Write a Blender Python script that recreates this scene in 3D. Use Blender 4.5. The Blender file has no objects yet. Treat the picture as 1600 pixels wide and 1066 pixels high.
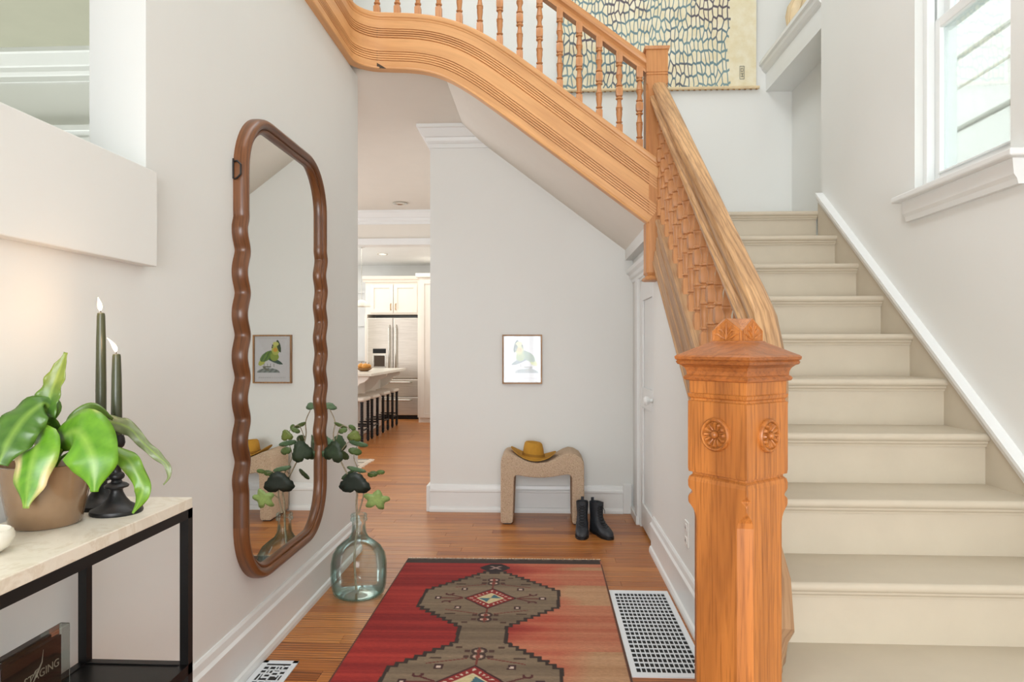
import bpy, bmesh, math, random
from mathutils import Vector, Matrix
random.seed(7)
C = bpy.context.scene.collection
SC = bpy.context.scene
# ------------------------------------------------------------------ camera
cam = bpy.data.objects.new('camera', bpy.data.cameras.new('camera'))
C.objects.link(cam)
cam.location = (0, 0, 1.275)
cam.rotation_euler = (math.pi / 2, 0, math.atan(50 / 1067))
cam.data.sensor_width = 36
cam.data.lens = 36 * 1067 / 1600
cam.data.shift_y = 8 / 1600
cam.data.clip_start = 0.05
SC.camera = cam
# ------------------------------------------------------------------ world, lights, exposure
W = bpy.data.worlds.new('sky')
SC.world = W
W.use_nodes = True
W.node_tree.nodes['Background'].inputs[0].default_value = (0.93, 0.97, 1.0, 1)
W.node_tree.nodes['Background'].inputs[1].default_value = 3.4
SC.view_settings.view_transform = 'Standard'
SC.view_settings.look = 'None'
SC.view_settings.exposure = 0.33
SC.view_settings.gamma = 1.0
SC.view_settings.use_curve_mapping = False


def area(name, loc, rot, sx, sy, power, col=(1, 1, 1)):
    l = bpy.data.lights.new(name, 'AREA')
    l.shape = 'RECTANGLE'
    l.size = sx; l.size_y = sy; l.energy = power; l.color = col
    o = bpy.data.objects.new(name, l)
    o.location = loc; o.rotation_euler = rot
    C.objects.link(o)
    return o


HP = math.pi / 2
area('daylight_entry_window', (-0.15, -2.3, 1.45), (HP, 0, 0), 1.7, 2.1, 100, (0.93, 0.965, 1.0))
area('stairwell_fill', (-0.2, 2.4, 5.7), (0, -0.42, 0), 2.2, 4.6, 92, (0.91, 0.96, 1.0))  # fill added under the closed stairwell ceiling, tilted toward the right wall
area('daylight_stair_window', (2.2, 2.84, 2.75), (HP, 0, HP), 0.62, 1.5, 5, (0.93, 0.97, 1.0))
area('side_room_fill', (-3.2, 2.85, 0.5), (math.pi, 0, 0), 2.4, 1.6, 50, (0.98, 1.0, 0.96))  # upward fill added near the floor to brighten the side room
area('dining_room_fill', (-4.3, 6.4, 1.7), (0, -HP, 0), 1.8, 2.6, 62, (0.97, 0.96, 1.0))  # fill panel added at the left of the dining room, no window behind it
area('kitchen_ceiling_fill', (-2.7, 10.5, 2.72), (0, 0, 0), 2.4, 2.6, 29, (1.0, 0.95, 0.90))  # broad fill added under the ceiling to brighten the kitchen, not a fitting
area('kitchen_side_fill', (-4.4, 10.4, 1.7), (0, -HP, 0), 1.6, 2.4, 22, (0.97, 0.97, 1.0))  # second kitchen fill, added from the left where the wall has no opening


# ------------------------------------------------------------------ materials
def lin(c):
    return tuple(((v / 255) / 12.92 if v / 255 <= 0.04045 else ((v / 255 + 0.055) / 1.055) ** 2.4) for v in c[:3]) + (1,)


MATS = {}


class NT:
    def __init__(s, name):
        s.m = bpy.data.materials.new(name)
        s.m.use_nodes = True
        s.t = s.m.node_tree
        s.p = s.t.nodes['Principled BSDF']
        MATS[name] = s.m

    def n(s, typ, **kw):
        o = s.t.nodes.new(typ)
        for k, v in kw.items():
            setattr(o, k, v)
        return o

    def l(s, a, b):
        s.t.links.new(a, b)

    def noise(s, vec, scale, detail=3, rough=0.55, dist=0.0):
        o = s.n('ShaderNodeTexNoise')
        o.inputs['Scale'].default_value = scale
        o.inputs['Detail'].default_value = detail
        o.inputs['Roughness'].default_value = rough
        o.inputs['Distortion'].default_value = dist
        if vec is not None: s.l(vec, o.inputs['Vector'])
        return o

    def ramp(s, fac, stops, interp='LINEAR'):
        o = s.n('ShaderNodeValToRGB')
        o.color_ramp.interpolation = interp
        e = o.color_ramp.elements
        while len(e) < len(stops): e.new(0.5)
        for i, (p, c) in enumerate(stops):
            e[i].position = p; e[i].color = c if len(c) == 4 else tuple(c) + (1,)
        s.l(fac, o.inputs[0])
        return o

    def mix(s, fac, a, b, mode='MIX'):
        o = s.n('ShaderNodeMix', data_type='RGBA', blend_type=mode)
        for i, v in ((0, fac), (6, a), (7, b)):
            if isinstance(v, (int, float)): o.inputs[i].default_value = v
            elif isinstance(v, tuple): o.inputs[i].default_value = v
            else: s.l(v, o.inputs[i])
        return o.outputs[2]

    def bump(s, h, strength, dist=0.002):
        o = s.n('ShaderNodeBump')
        o.inputs['Strength'].default_value = strength
        o.inputs['Distance'].default_value = dist
        s.l(h, o.inputs['Height'])
        s.l(o.outputs[0], s.p.inputs['Normal'])


def plain(name, col, rough=0.5, metal=0.0, vary=0.04, nscale=6, bump=0.0, bscale=200, spec=0.5):
    s = NT(name)
    tc = s.n('ShaderNodeTexCoord').outputs['Object']
    c = lin(col)
    nz = s.noise(tc, nscale, 3)
    r = s.ramp(nz.outputs[0], [(0.3, tuple(v * (1 - vary) for v in c[:3])), (0.7, tuple(min(1, v * (1 + vary)) for v in c[:3]))])
    s.l(r.outputs[0], s.p.inputs['Base Color'])
    s.p.inputs['Roughness'].default_value = rough
    s.p.inputs['Metallic'].default_value = metal
    s.p.inputs['Specular IOR Level'].default_value = spec
    if bump: s.bump(s.noise(tc, bscale, 4).outputs[0], bump)
    return s.m


def wood(name, light, dark, axis='Z', rough=0.42, coord='Object', rot=(0, 0, 0), contrast=1.0, k=1.0, pore=0.5, rings=0.5):
    s = NT(name)
    tc = s.n('ShaderNodeTexCoord').outputs['UV' if coord == 'UV' else 'Object']
    def mp(along, across):
        m = s.n('ShaderNodeMapping')
        sc = [across * k] * 3
        sc['XYZ'.index(axis)] = along * k
        m.inputs['Scale'].default_value = sc
        m.inputs['Rotation'].default_value = rot
        s.l(tc, m.inputs['Vector'])
        return m.outputs[0]
    L, D = lin(light), lin(dark)
    M = tuple((a * 0.55 + b * 0.45) for a, b in zip(L, D))
    big = s.noise(mp(1.2, 9), 1.0, 3, 0.5, 0.6)
    a = s.ramp(big.outputs[0], [(0.32, M), (0.55, L), (0.75, tuple(min(1, v * 1.12) for v in L[:3]) + (1,))])
    wv = s.n('ShaderNodeTexWave', wave_type='BANDS', bands_direction='DIAGONAL')
    wv.inputs['Scale'].default_value = 1.0
    wv.inputs['Distortion'].default_value = 7.0
    wv.inputs['Detail'].default_value = 3
    wv.inputs['Detail Scale'].default_value = 0.7
    s.l(mp(1.1, 22), wv.inputs['Vector'])
    wr = s.ramp(wv.outputs[0], [(0.0, (1, 1, 1)), (0.25, (0.25, 0.25, 0.25)), (0.6, (0, 0, 0))])
    f = s.n('ShaderNodeMath', operation='MULTIPLY'); f.inputs[1].default_value = rings * contrast
    s.l(wr.outputs[0], f.inputs[0])
    c1 = s.mix(f.outputs[0], a.outputs[0], D)
    po = s.noise(mp(7, 190), 1.0, 2, 0.6)
    pr = s.ramp(po.outputs[0], [(0.36, (1, 1, 1)), (0.5, (0, 0, 0))])
    f2 = s.n('ShaderNodeMath', operation='MULTIPLY'); f2.inputs[1].default_value = pore * contrast
    s.l(pr.outputs[0], f2.inputs[0])
    c2 = s.mix(f2.outputs[0], c1, D)
    s.l(c2, s.p.inputs['Base Color'])
    s.p.inputs['Roughness'].default_value = rough
    s.bump(po.outputs[0], 0.15, 0.001)
    return s.m


plain('wall_paint', (228, 229, 225), 0.6, vary=0.012, nscale=1.5, bump=0.03, bscale=350)
plain('trim_paint', (231, 233, 231), 0.35, vary=0.01)
plain('ceiling_paint', (226, 221, 210), 0.8, vary=0.01)
plain('sage_paint', (176, 176, 158), 0.8, vary=0.02)
plain('stair_paint', (194, 183, 163), 0.42, vary=0.025, nscale=9, bump=0.05, bscale=90)
plain('black_metal', (16, 14, 13), 0.38, 0.3, vary=0.15)
plain('black_iron', (13, 13, 14), 0.45, 0.0, vary=0.25, bump=0.2, bscale=120)
plain('ceramic_white', (226, 220, 205), 0.25, vary=0.05, nscale=30, bump=0.1, bscale=150)
plain('register_white', (226, 230, 233), 0.3, vary=0.02)
plain('duct_dark', (10, 11, 12), 0.7, vary=0.3)
plain('teal_box', (36, 52, 55), 0.5, vary=0.08)
plain('cabinet_white', (238, 230, 218), 0.4, vary=0.01)
plain('dark_gap', (70, 56, 42), 0.7)
plain('soil', (52, 38, 28), 0.95, vary=0.4, nscale=90, bump=0.6, bscale=150)
plain('brass', (176, 140, 84), 0.3, 0.9)
plain('chrome', (200, 198, 190), 0.25, 0.9)
plain('hat_felt', (186, 136, 42), 0.85, vary=0.07, nscale=40, bump=0.3, bscale=400)
plain('hat_band', (150, 106, 30), 0.8, vary=0.05)
plain('boot_leather', (44, 48, 53), 0.5, vary=0.3, nscale=30, bump=0.4, bscale=120)
plain('boot_sole', (14, 14, 14), 0.6)
plain('boot_lace', (20, 20, 21), 0.8)
plain('paper', (232, 228, 220), 0.6, vary=0.01)
plain('stool_cloth', (226, 216, 202), 0.85, vary=0.04, nscale=60, bump=0.3)
plain('gourd', (214, 150, 62), 0.5, vary=0.12, nscale=40)
plain('candle_wax', (62, 66, 44), 0.32, vary=0.1, nscale=25)
plain('candle_wick', (30, 24, 18), 0.9)
plain('branch_bark', (150, 136, 112), 0.8, vary=0.25, nscale=90, bump=0.4)
plain('pale_wood', (226, 204, 166), 0.5, vary=0.1, nscale=18)
plain('rod_wood', (222, 200, 160), 0.5, vary=0.08, nscale=20)
plain('fringe_wool', (226, 212, 192), 0.95, vary=0.1, nscale=80)
plain('outlet_plastic', (240, 239, 234), 0.3, vary=0.0)
plain('stucco', (240, 238, 230), 0.8, vary=0.04, nscale=14, bump=0.4, bscale=40)
plain('seal_ink', (120, 122, 112), 0.8)
plain('grass_ground', (120, 130, 90), 0.9, vary=0.2)
wood('oak_newel', (192, 120, 56), (106, 54, 20), 'Z', 0.38, contrast=0.8, pore=0.5, rings=0.28)
wood('oak_newel_dark', (176, 106, 52), (98, 52, 24), 'X', 0.35, contrast=0.8, rings=0.25)
wood('oak_landing_post', (206, 146, 90), (150, 90, 48), 'Z', 0.42, contrast=0.4)
wood('oak_string', (222, 168, 112), (176, 118, 70), 'X', 0.42, 'UV', contrast=0.3, rings=0.3)
wood('oak_rail_worn', (204, 160, 112), (112, 72, 40), 'X', 0.4, 'UV', contrast=0.9, k=1.3)
wood('oak_string_worn', (186, 148, 108), (122, 84, 54), 'X', 0.5, 'UV', contrast=0.7)
wood('oak_rail_smooth', (206, 150, 98), (158, 100, 56), 'X', 0.4, 'UV', contrast=0.4)
wood('oak_baluster', (204, 144, 92), (148, 92, 52), 'Z', 0.4, contrast=0.4, rings=0.3)
wood('walnut_frame', (116, 72, 40), (54, 28, 13), 'X', 0.32, 'UV', contrast=0.75, k=0.9)
wood('thin_frame_wood', (168, 124, 74), (110, 72, 38), 'Z', 0.4)
wood('dark_insert', (74, 48, 38), (40, 24, 20), 'Y', 0.35, contrast=0.6)
wood('door_wood', (120, 84, 56), (80, 52, 32), 'Z', 0.4)

# oak floor
s = NT('oak_floor')
at = s.n('ShaderNodeAttribute'); at.attribute_name = 'tone'
tc = s.n('ShaderNodeTexCoord').outputs['Object']
add = s.n('ShaderNodeVectorMath', operation='MULTIPLY_ADD')
add.inputs[1].default_value = (1, 1, 1)
s.l(tc, add.inputs[0])
sc_ = s.n('ShaderNodeVectorMath', operation='SCALE'); sc_.inputs[3].default_value = 37.0
s.l(at.outputs['Color'], sc_.inputs[0]); s.l(sc_.outputs[0], add.inputs[2])
def fm(x, y, z=20):
    m = s.n('ShaderNodeMapping'); m.inputs['Scale'].default_value = (x, y, z); s.l(add.outputs[0], m.inputs['Vector']); return m.outputs[0]
base = s.ramp(at.outputs['Fac'], [(0.0, lin((158, 90, 38))), (0.35, lin((188, 116, 54))), (0.7, lin((208, 138, 70))), (1.0, lin((174, 102, 46)))])
wv = s.n('ShaderNodeTexWave', wave_type='BANDS', bands_direction='Y')
wv.inputs['Scale'].default_value = 1.0; wv.inputs['Distortion'].default_value = 9; wv.inputs['Detail'].default_value = 3; wv.inputs['Detail Scale'].default_value = 0.5; wv.inputs['Detail Roughness'].default_value = 0.6
s.l(fm(1.6, 16), wv.inputs['Vector'])
wr = s.ramp(wv.outputs[0], [(0.0, (1, 1, 1)), (0.14, (0.85, 0.85, 0.85)), (0.34, (0.22, 0.22, 0.22)), (0.7, (0, 0, 0))])
big = s.noise(fm(1.3, 6), 1, 3, 0.5, 0.4)
br = s.ramp(big.outputs[0], [(0.42, (1, 1, 1)), (0.66, (0.35, 0.35, 0.35))])
f = s.n('ShaderNodeMath', operation='MULTIPLY'); s.l(wr.outputs[0], f.inputs[0]); s.l(br.outputs[0], f.inputs[1])
f1 = s.n('ShaderNodeMath', operation='MULTIPLY'); s.l(f.outputs[0], f1.inputs[0]); f1.inputs[1].default_value = 0.9
c1 = s.mix(f1.outputs[0], base.outputs[0], lin((78, 36, 12)))
fine = s.noise(fm(9, 150), 1, 2, 0.6)
fr = s.ramp(fine.outputs[0], [(0.35, (1, 1, 1)), (0.55, (0, 0, 0))])
f2 = s.n('ShaderNodeMath', operation='MULTIPLY'); s.l(fr.outputs[0], f2.inputs[0]); f2.inputs[1].default_value = 0.30
c2 = s.mix(f2.outputs[0], c1, lin((120, 68, 32)))
s.l(c2, s.p.inputs['Base Color'])
s.p.inputs['Roughness'].default_value = 0.32
s.p.inputs['Specular IOR Level'].default_value = 0.4
s.bump(fine.outputs[0], 0.08, 0.001)


def attr_mat(name, attr, rough=0.9, noise_amt=0.25, sx=60, sy=300, bump=0.4, sheen=0.0):
    s = NT(name)
    at = s.n('ShaderNodeAttribute'); at.attribute_name = attr
    tc = s.n('ShaderNodeTexCoord').outputs['Object']
    m = s.n('ShaderNodeMapping'); m.inputs['Scale'].default_value = (sx, sy, sx); s.l(tc, m.inputs['Vector'])
    nz = s.noise(m.outputs[0], 1, 3, 0.6)
    r = s.ramp(nz.outputs[0], [(0.3, (1 - noise_amt,) * 3), (0.7, (1, 1, 1))])
    s.l(s.mix(1.0, at.outputs['Color'], r.outputs[0], 'MULTIPLY'), s.p.inputs['Base Color'])
    s.p.inputs['Roughness'].default_value = rough
    if bump: s.bump(nz.outputs[0], bump, 0.002)
    return s.m


attr_mat('rug_wool', 'print', 0.95, 0.34, 60, 330, 0.5)
attr_mat('print_paper', 'print', 0.7, 0.03, 60, 60, 0)
attr_mat('leaf_green', 'print', 0.36, 0.14, 60, 60, 0.15)
attr_mat('fig_leaf', 'print', 0.5, 0.2, 90, 90, 0.2)
attr_mat('woven_rug', 'print', 0.95, 0.2, 90, 90, 0.4)

# boucle
s = NT('boucle')
tc = s.n('ShaderNodeTexCoord').outputs['Object']
vo = s.n('ShaderNodeTexVoronoi'); vo.inputs['Scale'].default_value = 150; s.l(tc, vo.inputs['Vector'])
nz = s.noise(tc, 60, 4)
r = s.ramp(vo.outputs[0], [(0.0, lin((214, 190, 164))), (0.6, lin((200, 174, 146))), (1.0, lin((184, 158, 132)))])
s.l(s.mix(0.1, r.outputs[0], nz.outputs[0], 'OVERLAY'), s.p.inputs['Base Color'])
s.p.inputs['Roughness'].default_value = 1.0
s.bump(vo.outputs[0], 0.9, -0.006)

# marble top
s = NT('marble_top')
tc = s.n('ShaderNodeTexCoord').outputs['Object']
nz = s.noise(tc, 7, 6, 0.65, 1.2)
r = s.ramp(nz.outputs[0], [(0.35, lin((222, 214, 197))), (0.5, lin((231, 224, 208))), (0.56, lin((218, 208, 188))), (0.62, lin((230, 223, 208)))])
s.l(r.outputs[0], s.p.inputs['Base Color'])
s.p.inputs['Roughness'].default_value = 0.4
s.bump(s.noise(tc, 60, 4).outputs[0], 0.1, 0.002)

# glazed pot
s = NT('brown_glaze')
tc = s.n('ShaderNodeTexCoord').outputs['Object']
nz = s.noise(tc, 10, 3)
r = s.ramp(nz.outputs[0], [(0.3, lin((118, 92, 66))), (0.7, lin((142, 114, 86)))])
s.l(r.outputs[0], s.p.inputs['Base Color'])
s.p.inputs['Roughness'].default_value = 0.12
s.p.inputs['Coat Weight'].default_value = 0.5

# brushed steel
s = NT('brushed_steel')
tc = s.n('ShaderNodeTexCoord').outputs['Object']
m = s.n('ShaderNodeMapping'); m.inputs['Scale'].default_value = (5, 5, 300); s.l(tc, m.inputs['Vector'])
nz = s.noise(m.outputs[0], 1, 2)
r = s.ramp(nz.outputs[0], [(0.3, lin((200, 193, 182))), (0.7, lin((224, 218, 208)))])
s.l(r.outputs[0], s.p.inputs['Base Color'])
s.p.inputs['Metallic'].default_value = 0.85
s.p.inputs['Roughness'].default_value = 0.3

# mirror
s = NT('mirror_silver')
s.p.inputs['Base Color'].default_value = (0.88, 0.9, 0.87, 1)
s.p.inputs['Metallic'].default_value = 1
s.p.inputs['Roughness'].default_value = 0.0


def thin_glass(name, face, edge, refl=0.6, rough=0.0):
    s = NT(name)
    s.t.nodes.remove(s.p)
    out = s.t.nodes['Material Output']
    lw = s.n('ShaderNodeLayerWeight'); lw.inputs[0].default_value = 0.35
    tr = s.n('ShaderNodeBsdfTransparent'); gl = s.n('ShaderNodeBsdfGlossy'); gl.inputs['Roughness'].default_value = rough
    s.l(s.ramp(lw.outputs['Facing'], [(0.15, lin(face)), (0.95, lin(edge))]).outputs[0], tr.inputs[0])
    fr = s.n('ShaderNodeFresnel'); fr.inputs[0].default_value = 1.45
    mm = s.n('ShaderNodeMath', operation='MULTIPLY'); mm.inputs[1].default_value = refl; s.l(fr.outputs[0], mm.inputs[0])
    mx = s.n('ShaderNodeMixShader'); s.l(mm.outputs[0], mx.inputs[0]); s.l(tr.outputs[0], mx.inputs[1]); s.l(gl.outputs[0], mx.inputs[2])
    s.l(mx.outputs[0], out.inputs[0])
    return s.m


thin_glass('aqua_glass', (250, 254, 253), (196, 224, 221), 0.4)
thin_glass('window_glass', (248, 250, 250), (225, 235, 235), 0.6)
thin_glass('picture_glass', (252, 252, 252), (230, 235, 235), 0.9)
thin_glass('acrylic', (240, 243, 240), (120, 130, 120), 1.2)

# flame
s = NT('candle_flame')
s.p.inputs['Base Color'].default_value = (1, 0.8, 0.5, 1)
s.p.inputs['Emission Color'].default_value = (1.0, 0.72, 0.42, 1)
s.p.inputs['Emission Strength'].default_value = 9
s = NT('lamp_lens')
s.p.inputs['Emission Color'].default_value = (1.0, 0.9, 0.75, 1)
s.p.inputs['Emission Strength'].default_value = 2.5

# tapestry print: stacked long scales in blue and brown line on cream
s = NT('tapestry_print')
tc = s.n('ShaderNodeTexCoord').outputs['Object']
wn = s.noise(tc, 2.2, 2)
wm = s.mix(0.06, tc, wn.outputs['Color'], 'LINEAR_LIGHT')
m0 = s.n('ShaderNodeSeparateXYZ'); s.l(wm, m0.inputs[0])
m1 = s.n('ShaderNodeCombineXYZ'); s.l(m0.outputs[0], m1.inputs[0]); s.l(m0.outputs[2], m1.inputs[1])
m = s.n('ShaderNodeMapping'); m.inputs['Scale'].default_value = (31, 12.5, 1); s.l(m1.outputs[0], m.inputs['Vector'])
vo = s.n('ShaderNodeTexVoronoi', feature='DISTANCE_TO_EDGE', voronoi_dimensions='2D'); vo.inputs['Scale'].default_value = 1; vo.inputs['Randomness'].default_value = 0.7
s.l(m.outputs[0], vo.inputs['Vector'])
lr = s.ramp(vo.outputs['Distance'], [(0.07, (1, 1, 1)), (0.15, (0, 0, 0))])
tone = s.ramp(s.noise(tc, 3.0, 3).outputs[0], [(0.38, lin((96, 90, 98))), (0.48, lin((104, 130, 138))), (0.62, lin((124, 152, 156)))])
sx = s.n('ShaderNodeSeparateXYZ'); s.l(wm, sx.inputs[0])
edge = s.n('ShaderNodeMath', operation='LESS_THAN'); edge.inputs[1].default_value = 1.40; s.l(sx.outputs[0], edge.inputs[0])
f = s.n('ShaderNodeMath', operation='MULTIPLY'); s.l(lr.outputs[0], f.inputs[0]); s.l(edge.outputs[0], f.inputs[1])
cream = s.ramp(s.noise(tc, 14, 5).outputs[0], [(0.3, lin((226, 214, 176))), (0.7, lin((238, 232, 208)))])
s.l(s.mix(f.outputs[0], cream.outputs[0], tone.outputs[0]), s.p.inputs['Base Color'])
s.p.inputs['Roughness'].default_value = 0.9


# ------------------------------------------------------------------ mesh helpers
class MB:
    def __init__(s):
        s.v = []; s.f = []; s.uv = {}

    def add(s, vs, fs, uvs=None):
        o = len(s.v)
        s.v += [Vector(v) for v in vs]
        for i, f in enumerate(fs):
            if uvs: s.uv[len(s.f)] = uvs[i]
            s.f.append([o + k for k in f])
        return s

    def box(s, x0, x1, y0, y1, z0, z1):
        x0, x1 = min(x0, x1), max(x0, x1); y0, y1 = min(y0, y1), max(y0, y1); z0, z1 = min(z0, z1), max(z0, z1)
        return s.add([(x0, y0, z0), (x1, y0, z0), (x1, y1, z0), (x0, y1, z0), (x0, y0, z1), (x1, y0, z1), (x1, y1, z1), (x0, y1, z1)],
                     [(0, 3, 2, 1), (4, 5, 6, 7), (0, 1, 5, 4), (1, 2, 6, 5), (2, 3, 7, 6), (3, 0, 4, 7)])

    def prism(s, poly, a, b, axis='X'):
        """polygon in the other two axes (cyclic order YZ, XZ, XY) pushed from a to b"""
        def P(u, v, w):
            return (w, u, v) if axis == 'X' else (u, w, v) if axis == 'Y' else (u, v, w)
        n = len(poly)
        return s.add([P(u, v, a) for u, v in poly] + [P(u, v, b) for u, v in poly],
                     [tuple(range(n)), tuple(range(2 * n - 1, n - 1, -1))] + [(i, i + n, (i + 1) % n + n, (i + 1) % n) for i in range(n)])

    def lathe(s, prof, c=(0, 0, 0), n=24, sq=None, cap=True):
        vs = []; fs = []
        for j, (r, z) in enumerate(prof):
            q = sq[j] if sq else 0
            for i in range(n):
                t = 2 * math.pi * i / n + (math.pi / n if False else 0)
                cs, sn = math.cos(t), math.sin(t)
                k = 1 / max(abs(cs), abs(sn))
                rr = r * (1 + (k - 1) * q)
                vs.append((c[0] + rr * cs, c[1] + rr * sn, c[2] + z))
        for j in range(len(prof) - 1):
            for i in range(n):
                fs.append((j * n + i, j * n + (i + 1) % n, (j + 1) * n + (i + 1) % n, (j + 1) * n + i))
        if cap:
            fs.append(tuple(range(n - 1, -1, -1)))
            fs.append(tuple(range((len(prof) - 1) * n, len(prof) * n)))
        return s.add(vs, fs)

    def tube(s, pts, rad, n=8):
        pts = [Vector(p) for p in pts]
        rad = rad if isinstance(rad, (list, tuple)) else [rad] * len(pts)
        vs = []; fs = []
        up = Vector((0.13, 0.27, 0.95))
        for i, p in enumerate(pts):
            t = (pts[min(i + 1, len(pts) - 1)] - pts[max(i - 1, 0)]).normalized()
            a = t.cross(up)
            if a.length < 1e-3: a = t.cross(Vector((1, 0, 0)))
            a.normalize(); b = t.cross(a)
            for k in range(n):
                th = 2 * math.pi * k / n
                vs.append(p + (a * math.cos(th) + b * math.sin(th)) * rad[i])
        for i in range(len(pts) - 1):
            for k in range(n):
                fs.append((i * n + k, i * n + (k + 1) % n, (i + 1) * n + (k + 1) % n, (i + 1) * n + k))
        fs.append(tuple(range(n - 1, -1, -1))); fs.append(tuple(range((len(pts) - 1) * n, len(pts) * n)))
        return s.add(vs, fs)

    def sweep(s, pts, prof, plumb=False, out_sign=1, closed=False):
        """prof: closed loop of (w, v); w along the horizontal outward side, v up"""
        pts = [Vector(p) for p in pts]; n = len(prof); vs = []; L = [0.0]
        N = len(pts)
        for i in range(1, N): L.append(L[-1] + (pts[i] - pts[i - 1]).length)
        per = [0.0]
        for k in range(n):
            a, b = prof[k], prof[(k + 1) % n]
            per.append(per[-1] + math.hypot(a[0] - b[0], a[1] - b[1]))
        for i, p in enumerate(pts):
            if closed: t = (pts[(i + 1) % N] - pts[i - 1]).normalized()
            else: t = (pts[min(i + 1, N - 1)] - pts[max(i - 1, 0)]).normalized()
            h = Vector((t.x, t.y, 0)).normalized()
            out = Vector((h.y, -h.x, 0)) * out_sign
            if plumb:
                upv = Vector((0, 0, 1)) / max(0.3, math.hypot(t.x, t.y))
            else:
                upv = (Vector((0, 0, 1)) - t * t.z).normalized()
            for w, v in prof: vs.append(p + out * w + upv * v)
        fs = []; uvs = []
        for i in range(N - 1):
            for k in range(n):
                k2 = (k + 1) % n
                fs.append((i * n + k, i * n + k2, (i + 1) * n + k2, (i + 1) * n + k))
                uvs.append([(L[i], per[k]), (L[i], per[k + 1]), (L[i + 1], per[k + 1]), (L[i + 1], per[k])])
        fs.append(tuple(range(n - 1, -1, -1))); uvs.append([(0, prof[k][1]) for k in range(n - 1, -1, -1)])
        fs.append(tuple(range((N - 1) * n, N * n))); uvs.append([(0, prof[k][1]) for k in range(n)])
        return s.add(vs, fs, uvs)

    def build(s, name, mat, parent=None, smooth=None, bevel=0.0, seg=2, kind=None, label=None, local=False):
        off = Vector((0, 0, 0))
        if parent is not None and not local:
            off = Vector(parent['_base']) if '_base' in parent else Vector((0, 0, 0))
        me = bpy.data.meshes.new(name)
        me.from_pydata([tuple(v - off) for v in s.v], [], s.f)
        if s.uv:
            uvl = me.uv_layers.new(name='UVMap')
            for fi, p in enumerate(me.polygons):
                u = s.uv.get(fi)
                if u:
                    for li, c in zip(p.loop_indices, u): uvl.data[li].uv = c
        me.validate()
        bm = bmesh.new(); bm.from_mesh(me)
        bmesh.ops.recalc_face_normals(bm, faces=bm.faces)
        if bevel:
            es = [e for e in bm.edges if len(e.link_faces) == 2 and e.calc_face_angle(0) > 0.6]
            bmesh.ops.bevel(bm, geom=es, offset=bevel, segments=seg, profile=0.5, affect='EDGES', clamp_overlap=True)
        bm.to_mesh(me); bm.free()
        if smooth is not None:
            me.shade_smooth()
            me.set_sharp_from_angle(angle=math.radians(smooth))
        me.materials.append(MATS[mat] if isinstance(mat, str) else mat)
        o = bpy.data.objects.new(name, me)
        C.objects.link(o)
        if parent is not None:
            o.parent = parent
            if '_base' in parent: o['_base'] = tuple(parent['_base'])
        if kind: o['kind'] = kind
        if label: o['label'] = label
        return o


def base_clean():
    for o in bpy.data.objects:
        if '_base' in o: del o['_base']


def thing(name, label, cat, loc=(0, 0, 0), group=None, rz=0):
    o = bpy.data.objects.new(name, None)
    C.objects.link(o)
    o.location = loc; o.rotation_euler = (0, 0, rz)
    o.empty_display_size = 0.1
    o['_base'] = tuple(loc)
    o['label'] = label; o['category'] = cat
    if group: o['group'] = group
    return o


def tag(o, label, cat, group=None):
    o['label'] = label; o['category'] = cat
    if group: o['group'] = group
    return o


def cat_rom(pts, n=6):
    pts = [Vector(p) for p in pts]; out = []
    for i in range(len(pts) - 1):
        p0 = pts[max(i - 1, 0)]; p1 = pts[i]; p2 = pts[i + 1]; p3 = pts[min(i + 2, len(pts) - 1)]
        for k in range(n):
            t = k / n
            out.append(0.5 * ((2 * p1) + (p2 - p0) * t + (2 * p0 - 5 * p1 + 4 * p2 - p3) * t * t + (3 * p1 - p0 - 3 * p2 + p3) * t ** 3))
    out.append(pts[-1])
    return out


def lerp_list(ws, t):
    x = t * (len(ws) - 1); i = min(int(x), len(ws) - 2); f = x - i
    f = f * f * (3 - 2 * f)
    return ws[i] * (1 - f) + ws[i + 1] * f


def structure(mb, name, mat, **kw):
    return mb.build(name, mat, kind='structure', **kw)


# ------------------------------------------------------------------ THE SETTING
CEIL = 2.97
# walls
w = MB()
w.box(-1.33, -1.16, -2.5, 4.21, 0, 1.785)
w.box(-1.33, -1.16, -2.5, 0.3, 1.785, 2.955)
w.box(-1.33, -1.16, 1.94, 4.21, 1.785, 2.955)
w.box(-1.33, -1.16, 0.3, 1.94, 2.7, 2.955)
structure(w, 'wall_left', 'wall_paint')
structure(MB().box(-1.16, -1.12, 0.25, 1.93, 1.505, 1.78), 'trim_1', 'wall_paint', bevel=0.003)
w = MB()
w.box(-0.88, 2.1, 5.25, 5.4, 0, 5.9)
w.box(-2.6, -0.88, 5.25, 5.4, 3.0, 5.9)
structure(w, 'wall_back', 'wall_paint')
structure(MB().box(-0.88, -0.75, 5.4, 8.5, 0, CEIL), 'wall_hall', 'wall_paint')
# right wall with window opening
w = MB()
w.box(1.665, 1.85, -2.5, 4.19, 0, 1.94)
w.box(1.665, 1.85, -2.5, 2.52, 1.94, 5.9)
w.box(1.665, 1.85, 3.152, 4.19, 1.94, 5.9)
w.box(1.665, 1.85, 2.52, 3.152, 3.65, 5.9)
structure(w, 'wall_right', 'wall_paint')
w = MB()
w.box(1.87, 2.1, 4.19, 5.25, 1.9, 3.2)
w.box(1.99, 2.1, 4.191, 5.249, 3.2, 5.9)
w.box(1.851, 2.1, 4.05, 4.19, 3.2, 5.9)
structure(w, 'wall_landing', 'wall_paint')
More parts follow.
